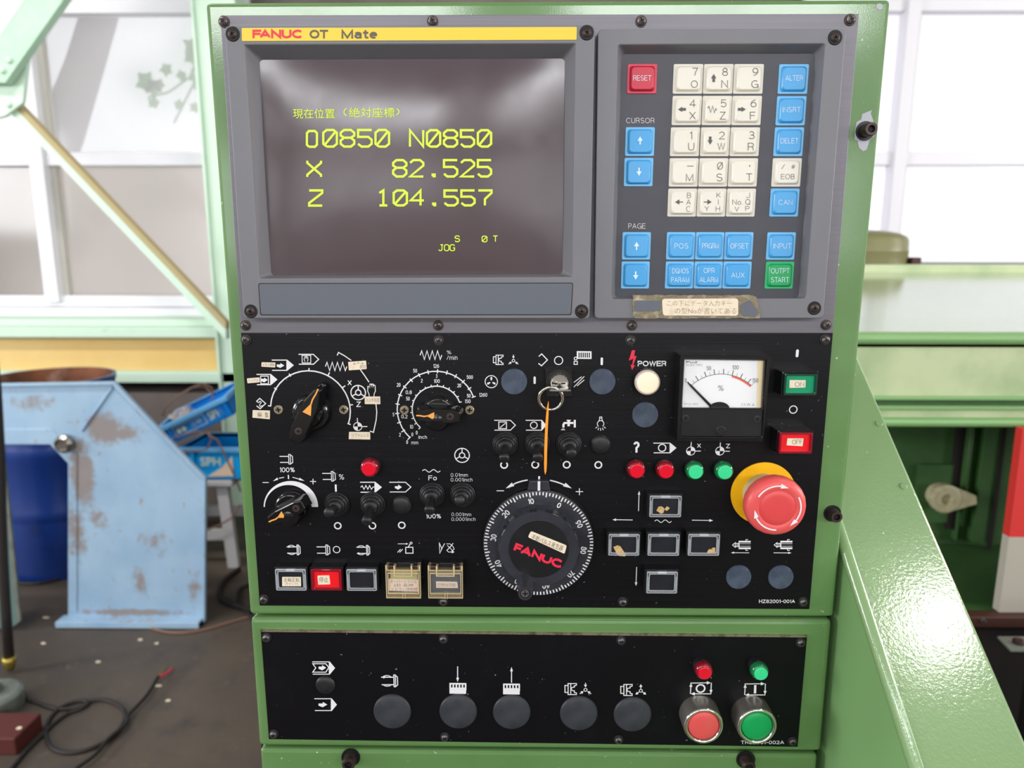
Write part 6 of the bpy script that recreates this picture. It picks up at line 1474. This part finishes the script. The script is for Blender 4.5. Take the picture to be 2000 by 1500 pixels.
# ---- analogue meter
hm = .0155
mq = [xz(Q('E', x, y, hm)) for x, y in ((560, 233), (1333, 240), (1263, 966), (528, 963))]
mt = thing('panel_meter', (sum(a_ for a_, b2 in mq) / 4, 0, min(b2 for a_, b2 in mq)), 'square black analogue load meter with a white scale, needle at zero', 'meter')
wq = [xz(Q('E', x, y, hm)) for x, y in ((598, 270), (1278, 279), (1256, 686), (576, 682))]
MB().frame(mq, [xz(Q('E', x, y, hm)) for x, y in ((590, 264), (1300, 272), (1255, 930), (560, 927))], -hm, 0, -hm + .0015, [xz(Q('E', x, y, hm)) for x, y in ((600, 272), (1292, 280), (1248, 925), (570, 922))]).build('case', M_['black_gloss'], mt, bevel=.0004)
lq = [xz(Q('E', x, y, hm)) for x, y in ((574, 690), (1262, 694), (1250, 932), (562, 930))]
MB().prism(lq, -hm + .0012, -.001).build('lower_cover', M_['black'], mt)
hf = hm - .0035
fq = [xz(Q('E', x, y, hf)) for x, y in ((590, 262), (1282, 270), (1262, 696), (568, 690))]
face = MB().prism(fq, -hf, -.001).build('scale_plate', M_['meter_face'], mt)
MB().frame([xz(Q('E', x, y, hm)) for x, y in ((586, 258), (1290, 266), (1270, 700), (560, 696))], wq, -hm + .0008, -hf + .0005, -hf, wq).build('window_surround', M_['black_gloss'], mt)
pr = Print('E', hf); pr.f([(1215, 272), (1272, 272), (1258, 690), (1205, 690)]); pr.build('aged_edge', M_['meter_aged'], face)
pr = Print('E', hf, .0003)
cxm, cym, Rm = 907, 772, 379
def arcp(a_, r_): return (cxm + r_ * math.sin(math.radians(a_)), cym - r_ * math.cos(math.radians(a_)))
A0, A1 = -42.3, 42.3
pr.l([arcp(A0 + (A1 - A0) * i / 40, Rm) for i in range(41)], 3.5)
for i in range(16):
    a_ = A0 + (A1 - A0) * i / 15; L_ = 44 if (i % 2 == 0 or i == 15) else 30
    pr.l([arcp(a_, Rm), arcp(a_, Rm + L_)], 5 if i % 2 == 0 else 2)
for s_, x, y, w_ in (('0', 605, 447, 15), ('50', 801, 343, 38), ('100', 1028, 336, 54), ('150', 1196, 447, 50)): pr.t(s_, x, y, w_, 36, off=-.01)
pr.t('%', 903, 512, 46, 48, off=-.016)
pr.build('scale_print', M_['black_print'], face)
pr = Print('E', hf, .0002); pr.l([arcp(A0 + (A1 - A0) * i / 60, Rm - 8) for i in range(40, 61)], 18); pr.build('scale_band', M_['red_scale'], face, label='orange-red overload band')
pr = Print('E', hf, .0003); pr.t('FUJI', 656, 292, 90, 17, off=.045); pr.t('ELECTRIC', 681, 316, 138, 16, off=-.01); pr.t('FM-60', 653, 648, 112, 18, off=-.01); pr.t('2.5', 1094, 651, 38, 19, off=-.01)
pr.l([(1128, 658), (1133, 658), (1130, 648), (1138, 643), (1146, 648), (1143, 658), (1150, 658)], 2.5); pr.l([(1168, 658), (1188, 658)], 2.5); pr.l([(1178, 658), (1178, 643)], 2.5)
pr.build('scale_print', M_['grey_print'], face)
n0 = Q('E', 822, 668, hf + .001); n1 = Q('E', 650, 492, hf + .001); n2 = Q('E', 620, 462, hf + .001)
m = MB(); m.tube([n0, n1, n2], [.0009, .0007, .00025], 8); m.build('needle', M_['black_print'], mt)
pv = Q('E', 890, 694, hf + .001)
m = MB(); m.add([(pv.x + .0072 * math.cos(math.radians(a_)), pv.y, pv.z + .0052 * math.sin(math.radians(a_))) for a_ in range(0, 181, 12)], [tuple(range(16))]); m.build('pivot_cover', M_['black'], mt)
for x, y in ((605, 772), (1213, 780)):
    p = Q('E', x, y, hm - .0012); rr = 33 / 4.348 * sx_at(1340, 820)
    rc = MB().lathe([(0, 0), (rr, 0), (rr, .0003), (rr * .85, .0004), (0, .0004)], (p.x, -hm + .0012, p.z), seg=24).build('screw', M_['rubber'], mt)
    m = MB()
    for w_, h_ in ((rr * .5, rr * .14), (rr * .14, rr * .5)): m.box(p.x - w_, p.x + w_, -hm + .0005, -hm + .0009, p.z - h_, p.z + h_)
    m.build('cross_slot', M_['screw_hole'], rc)
p = Q('E', 903, 878, hm - .0012); rr = 42 / 4.348 * sx_at(1400, 840)
rc = MB().lathe([(0, 0), (rr, 0), (rr, .0003), (rr * .9, .0005), (0, .0005)], (p.x, -hm + .0012, p.z), seg=28).build('zero_adjuster', M_['black'], mt)
m = MB(); m.box(p.x - rr * .95, p.x + rr * .95, -hm + .0004, -hm + .0008, p.z - rr * .12, p.z + rr * .12); m.build('slot', M_['screw_hole'], rc)
# ---- emergency stop
he = .031
es = thing('emergency_stop', at('F', 1438, 572, he), 'large red mushroom emergency stop button on a yellow disc', 'button')
re_ = 242 / 4 * sx_at(1519, 993, he)
yc = at('F', 1347, 488, .001)
MB().lathe([(0, 0), (252 / 4 * sx_at(1497, 970), 0), (252 / 4 * sx_at(1497, 970), .0011), (0, .0011)], (0, 0, 0), seg=64).build('yellow_disc', M_['estop_yellow'], es, local=True)
MB().lathe([(0, .001), (re_ * .72, .001), (re_ * .70, .013), (re_ * .60, .0135), (re_ * .58, .020), (0, .020)], seg=48).build('neck', M_['cream_plastic'], es, local=True)
prof = [(re_ * .5, .0165), (re_ * .86, .017), (re_ * .97, .0195), (re_, .023), (re_ * .985, .0265), (re_ * .93, .0292), (re_ * .8, .0303), (re_ * .62, .0307), (re_ * .60, .0302), (re_ * .585, .0302)]
m = MB(); m.lathe(prof, seg=64, sharp=60)
m.v = [(x * (1 + .006 * math.cos(20 * math.atan2(z, x))) if math.hypot(x, z) > re_ * .9 and y > -.028 else x, y, z * (1 + .006 * math.cos(20 * math.atan2(z, x))) if math.hypot(x, z) > re_ * .9 and y > -.028 else z) for x, y, z in m.v]
hd = m.build('head', M_['coral'], es, local=True)
MB().lathe([(re_ * .6, .0300), (re_ * .57, .0306), (re_ * .4, .0309), (0, .031)], seg=48, sharp=60).build('centre_cap', M_['coral_dark'], es, local=True)
m = MB()
for a0 in (150, 30, 270):
    a1 = a0 - 68; n = 12; ro, ri = re_ * .775, re_ * .725
    R3 = lambda a_, r_: (r_ * math.cos(math.radians(a_)), r_ * math.sin(math.radians(a_)))
    m.stroke([R3(a0 + (a1 - a0) * i / n, (ro + ri) / 2) for i in range(n + 1)], re_ * .05, -.03065)
    q = [R3(a1 + 4, re_ * .83), R3(a1 - 17, (ro + ri) / 2), R3(a1 + 4, re_ * .67)]
    m.add([(x, -.03068, z) for x, z in q], [(0, 1, 2)])
m.build('arrow_print', M_['white'], hd, local=True)
# ---- two big push buttons on the lower panel
def palm(ref, x, y, capm, label):
    h = .0165; t = thing('round_push_button', at(ref, x, y, h), label, 'button', 'large round push buttons on the low panel')
    rr = .0147
    MB().lathe([(0, 0), (rr, 0), (rr, h * .86), (rr * .98, h * .95)], seg=64, sharp=60).build('collar', M_['brushed'], t, local=True)
    MB().lathe([(rr * .98, h * .94), (rr * .95, h), (rr * .86, h * 1.02), (rr * .80, h * .96), (rr * .78, h * .8)], seg=64, sharp=75).build('chrome_ring', M_['chrome'], t, local=True)
    MB().lathe([(rr * .77, h * .75), (rr * .76, h * .93), (rr * .72, h * .97), (rr * .4, h * .985), (0, h * .99)], seg=64, sharp=60).build('cap', M_[capm], t, local=True)
palm('H', 1116, 797, 'coral', 'large round red push button in a metal collar at the bottom right')
palm('H', 1464, 800, 'btn_green', 'large round green push button in a metal collar at the bottom right')
# ---- key switch, key, ring and orange tie
ks = thing('key_switch', at('C', 960, 534, .004), 'square black key switch with a metal lock cylinder', 'switch')
kq = [Vector(xz(Q('C', x, y, .004))) for x, y in ((822, 402), (1088, 400), (1090, 674), (832, 676))]; kc = Vector((ks.location.x, ks.location.z))
MB().prism([tuple(v - kc) for v in kq], -.004, 0).build('base', M_['black_gloss'], ks, local=True, bevel=.0003)
rk = 130 / 5 * sx_at(1092, 747)
MB().lathe([(rk, .004), (rk * .985, .0046), (rk * .96, .0046), (0, .0046)], seg=48).build('flange', M_['black'], ks, local=True)
MB().lathe([(0, .0046), (rk * .70, .0046), (rk * .70, .0075), (rk * .64, .0085), (rk * .58, .0082), (0, .0082)], seg=48, sharp=40).build('lock_cylinder', M_['chrome'], ks, local=True)
m = MB(); m.box(-rk * .45, rk * .45, -.0085, -.0081, -.0005, .0005); m.build('keyway', M_['screw_hole'], ks, local=True)
MB().lathe([(.0012, .0046), (.0012, .005), (.0008, .005)], (0, 0, rk * .82), seg=16).build('index_mark', M_['bolt'], ks, local=True)
kb = at('C', 966, 600, .016, 0)
ky = thing('key', (kb.x, -.0082, kb.z), 'small steel key in the key switch, its bow turned level', 'key')
MB().box(-.0072, .0072, -.014, 0, -.0007, .0007).build('bow', M_['steel'], ky, local=True, bevel=.0005)
MB().lathe([(.0028, 0), (.0028, .003), (.0008, .006)], (0, 0, 0), seg=20).build('shank', M_['steel'], ky, local=True)
rc_ = Q('C', 878, 688, .017); rw = 116 / 5 * sx_at(1075, 777, .017)
kr = MB().tube([(rw * math.cos(a_), -.0015 * math.sin(a_), rw * 1.0 * math.sin(a_)) for a_ in [2 * pi * i / 48 for i in range(48)]], .0011, 8, closed=True).build('key_ring', M_['chrome'], None, local=True)
kr.location = (rc_.x, -.018, rc_.z); tag(kr, 'steel split ring hanging from the key', 'ring')
pts = [((856, 722), 1), ((852, 760), 6), ((846, 840), 11), ((838, 960), 12.5), ((833, 1080), 13), ((829, 1200), 13.5), ((827, 1330), 13), ((826, 1400), 10), ((825, 1434), 1)]
ht_ = .0205; m = MB(); k = sx_at(1070, 850, ht_) / 5
L_ = [xz(Q('C', x - w_, y, ht_)) for (x, y), w_ in pts]; R_ = [xz(Q('C', x + w_, y, ht_)) for (x, y), w_ in pts]
n = len(pts)
vs = [(x, -ht_, z) for x, z in L_] + [(x, -ht_, z) for x, z in R_] + [(x, -ht_ + .0012, z) for x, z in L_] + [(x, -ht_ + .0012, z) for x, z in R_]
fs = []
for i in range(n - 1): fs += [(i, i + 1, n + i + 1, n + i), (2 * n + i, 3 * n + i, 3 * n + i + 1, 2 * n + i + 1), (i, 2 * n + i, 2 * n + i + 1, i + 1), (n + i, n + i + 1, 3 * n + i + 1, 3 * n + i)]
m.add(vs, fs); tag(m.build('orange_tie', M_['orange']), 'bright orange plastic strip hanging from the key ring', 'strip')
# ---- handwheel (manual pulse generator)
hd0 = .004
hwp = at('D', 759, 812, hd0 + .002)
hw = thing('handwheel', hwp, 'round black handwheel with a graduated dial, red lettering and a small crank', 'handwheel')
sD = sx_at(1051, 1062, .006) / 5; rD = 541 * sD
ro = 556 * sD
ol = []
for i in range(96):
    a_ = 2 * pi * i / 96; ol.append((ro * math.cos(a_), ro * math.sin(a_)))
m = MB(); m.lathe([(0, 0), (ro * 1.0, 0), (ro * .995, .003), (ro * .985, .004), (0, .004)], seg=96, sharp=40); m.build('base_ring', M_['black_gloss'], hw, local=True)
zt = ro
MB().prism([(-.0082, ro * .97), (-.0068, ro + .006), (.0068, ro + .006), (.0082, ro * .97)], -.0052, 0).build('index_lug', M_['black_dial'], hw, local=True, bevel=.0006)
m = MB(); m.box(-.0009, .0009, -.0054, -.0051, ro * .975, ro + .0058); m.build('index_line', M_['white'], hw, local=True)
dial = MB().lathe([(rD, .004), (rD, .0058), (rD * .985, .006), (rD * .8, .0062), (0, .0062)], seg=96, sharp=40).build('dial', M_['black_dial'], hw, local=True)
m = MB(); yd = -.0063
for i in range(100):
    a_ = math.radians(63.9 + 3.6 * i); r0 = rD * (.895 if i % 5 == 0 else .925)
    m.stroke([(r0 * math.cos(a_), r0 * math.sin(a_)), (rD * .985 * math.cos(a_), rD * .985 * math.sin(a_))], .0009, yd)
for i in range(10):
    a_ = math.radians(63.9 + 36 * i); s_ = str(i * 10); tot = sum(ML[ch][0] for ch in s_) + .3 * (len(s_) - 1); q = 0
    for ch in s_:
        for pl in ML[ch][1]:
            P2 = []
            for gx, gz in pl:
                u = (q + gx - tot / 2) * .0031; v = (gz - .5) * .0035; b2 = a_ - pi / 2; cx_, cz_ = rD * .82 * math.cos(a_), rD * .82 * math.sin(a_)
                P2.append((cx_ + u * math.cos(b2) - v * math.sin(b2), cz_ + u * math.sin(b2) + v * math.cos(b2)))
            m.stroke(P2, .0007, yd - q * 4e-6)
        q += ML[ch][0] + .3
m.build('dial_print', M_['white'], dial, local=True)
# knob with finger notches
hk = .0155; cK = Q('D', 770, 880, hk); dk = Vector((cK.x - hwp.x, 0, cK.z - hwp.z)); rK = 396 * sx_at(1054, 1076, hk) / 5
dk = Vector((0, 0, 0))
m = MB(); n = 144; rings = []
def rr_(i, base, cut):
    a_ = 360 * i / n; ph = (a_ + 3) % 22.5; return base - (cut if 6 < ph < 16.5 else 0)
lev = [(.006, rK * 1.04, 0), (.0075, rK * 1.02, .0), (.0076, rK * 1.02, .0022), (hk - .0012, rK * 1.0, .0022), (hk - .0003, rK * .985, .0018)]
for h_, base, cut in lev: rings.append([(rr_(i, base, cut) * math.cos(2 * pi * i / n), -h_, rr_(i, base, cut) * math.sin(2 * pi * i / n)) for i in range(n)])
vs = [v for r_ in rings for v in r_]
m.add(vs, [(k * n + i, k * n + (i + 1) % n, (k + 1) * n + (i + 1) % n, (k + 1) * n + i) for k in range(len(lev) - 1) for i in range(n)])
m.add([(rK * .975 * math.cos(2 * pi * i / n) , -hk, rK * .975 * math.sin(2 * pi * i / n)) for i in range(n)] + rings[-1], [tuple(range(n))] + [(n + i, n + (i + 1) % n, (i + 1) % n, i) for i in range(n)])
kn = m.build('turning_knob', M_['black_dial'], hw, local=True)
MB().lathe([(rK * .74, hk), (rK * .735, hk + .0005), (0, hk + .0006)], seg=64, sharp=20).build('hub_disc', M_['black'], hw, local=True)
pr = Print('D', hk + .0006, .00015); pr.t('FANUC', 757, 927, 500, 88, rot=-20.5, off=.062); pr.build('lettering', M_['red_print'], kn)
paper('D', [(685, 685), (1035, 826), (1013, 908), (655, 744)], [('手動パルス発生器', 846, 798, 330, 52, -22)], hw, h=hk + .0006, r=.0012)
hc = .034; cp = Q('D', 628, 1300, hc) - Vector((hwp.x, 0, hwp.z))
MB().lathe([(.0062, hk - .001), (.0056, hk + .004), (.0050, hk + .012), (.0050, hc - .001), (.0047, hc), (.0036, hc), (.0034, hc - .0012), (0, hc - .0012)], (cp.x, 0, cp.z), seg=32, sharp=40).build('crank_handle', M_['black_dial'], hw, local=True)
sc_ = MB().lathe([(.003, hc - .0013), (.0028, hc - .0006), (0, hc - .0004)], (cp.x, 0, cp.z), seg=20).build('crank_screw', M_['screw_dark'], hw, local=True)
m = MB()
for w_, h_ in ((.0018, .0004), (.0004, .0018)): m.box(cp.x - w_, cp.x + w_, -hc + .0001, -hc + .0006, cp.z - h_, cp.z + h_)
m.build('cross_slot', M_['screw_hole'], sc_, local=True)
# ---- socket bolts on the green housings
def bolt(ref, x, y, r, hh, parent_h, label):
    b = Q(ref, x, y, -GF + hh); t = thing('socket_bolt', (b.x, GF, b.z), label, 'bolt', 'socket head bolts on the cabinet')
    MB().lathe([(0, 0), (r * 1.45, 0), (r * 1.45, .0009), (0, .0009)], seg=32).build('washer', M_['black'], t, local=True)
    MB().lathe([(0, .0009), (r, .0009), (r, hh - .0008), (r * .9, hh), (r * .55, hh), (r * .5, hh - .003), (0, hh - .003)], seg=32, sharp=40).build('head', M_['bolt'], t, local=True)
    MB().lathe([(r * .52, hh + .0001), (r * .45, hh - .0018), (0, hh - .002)], seg=6, sharp=1).build('hex_socket', M_['screw_hole'], t, local=True)
bolt('K', 1842, 838, .0042, .0095, 0, 'socket bolt in a bare grey patch right of the blue keys')
bolt('R3', 131, 790, .0042, .0085, 0, 'socket bolt on the green cabinet edge right of the emergency stop')
bolt('G', 733, 1050, .0050, .0095, 0, 'socket bolt at the bottom left of the lowest cabinet section')
bolt('H', 1412, 1066, .0050, .0095, 0, 'socket bolt at the bottom right of the lowest cabinet section')
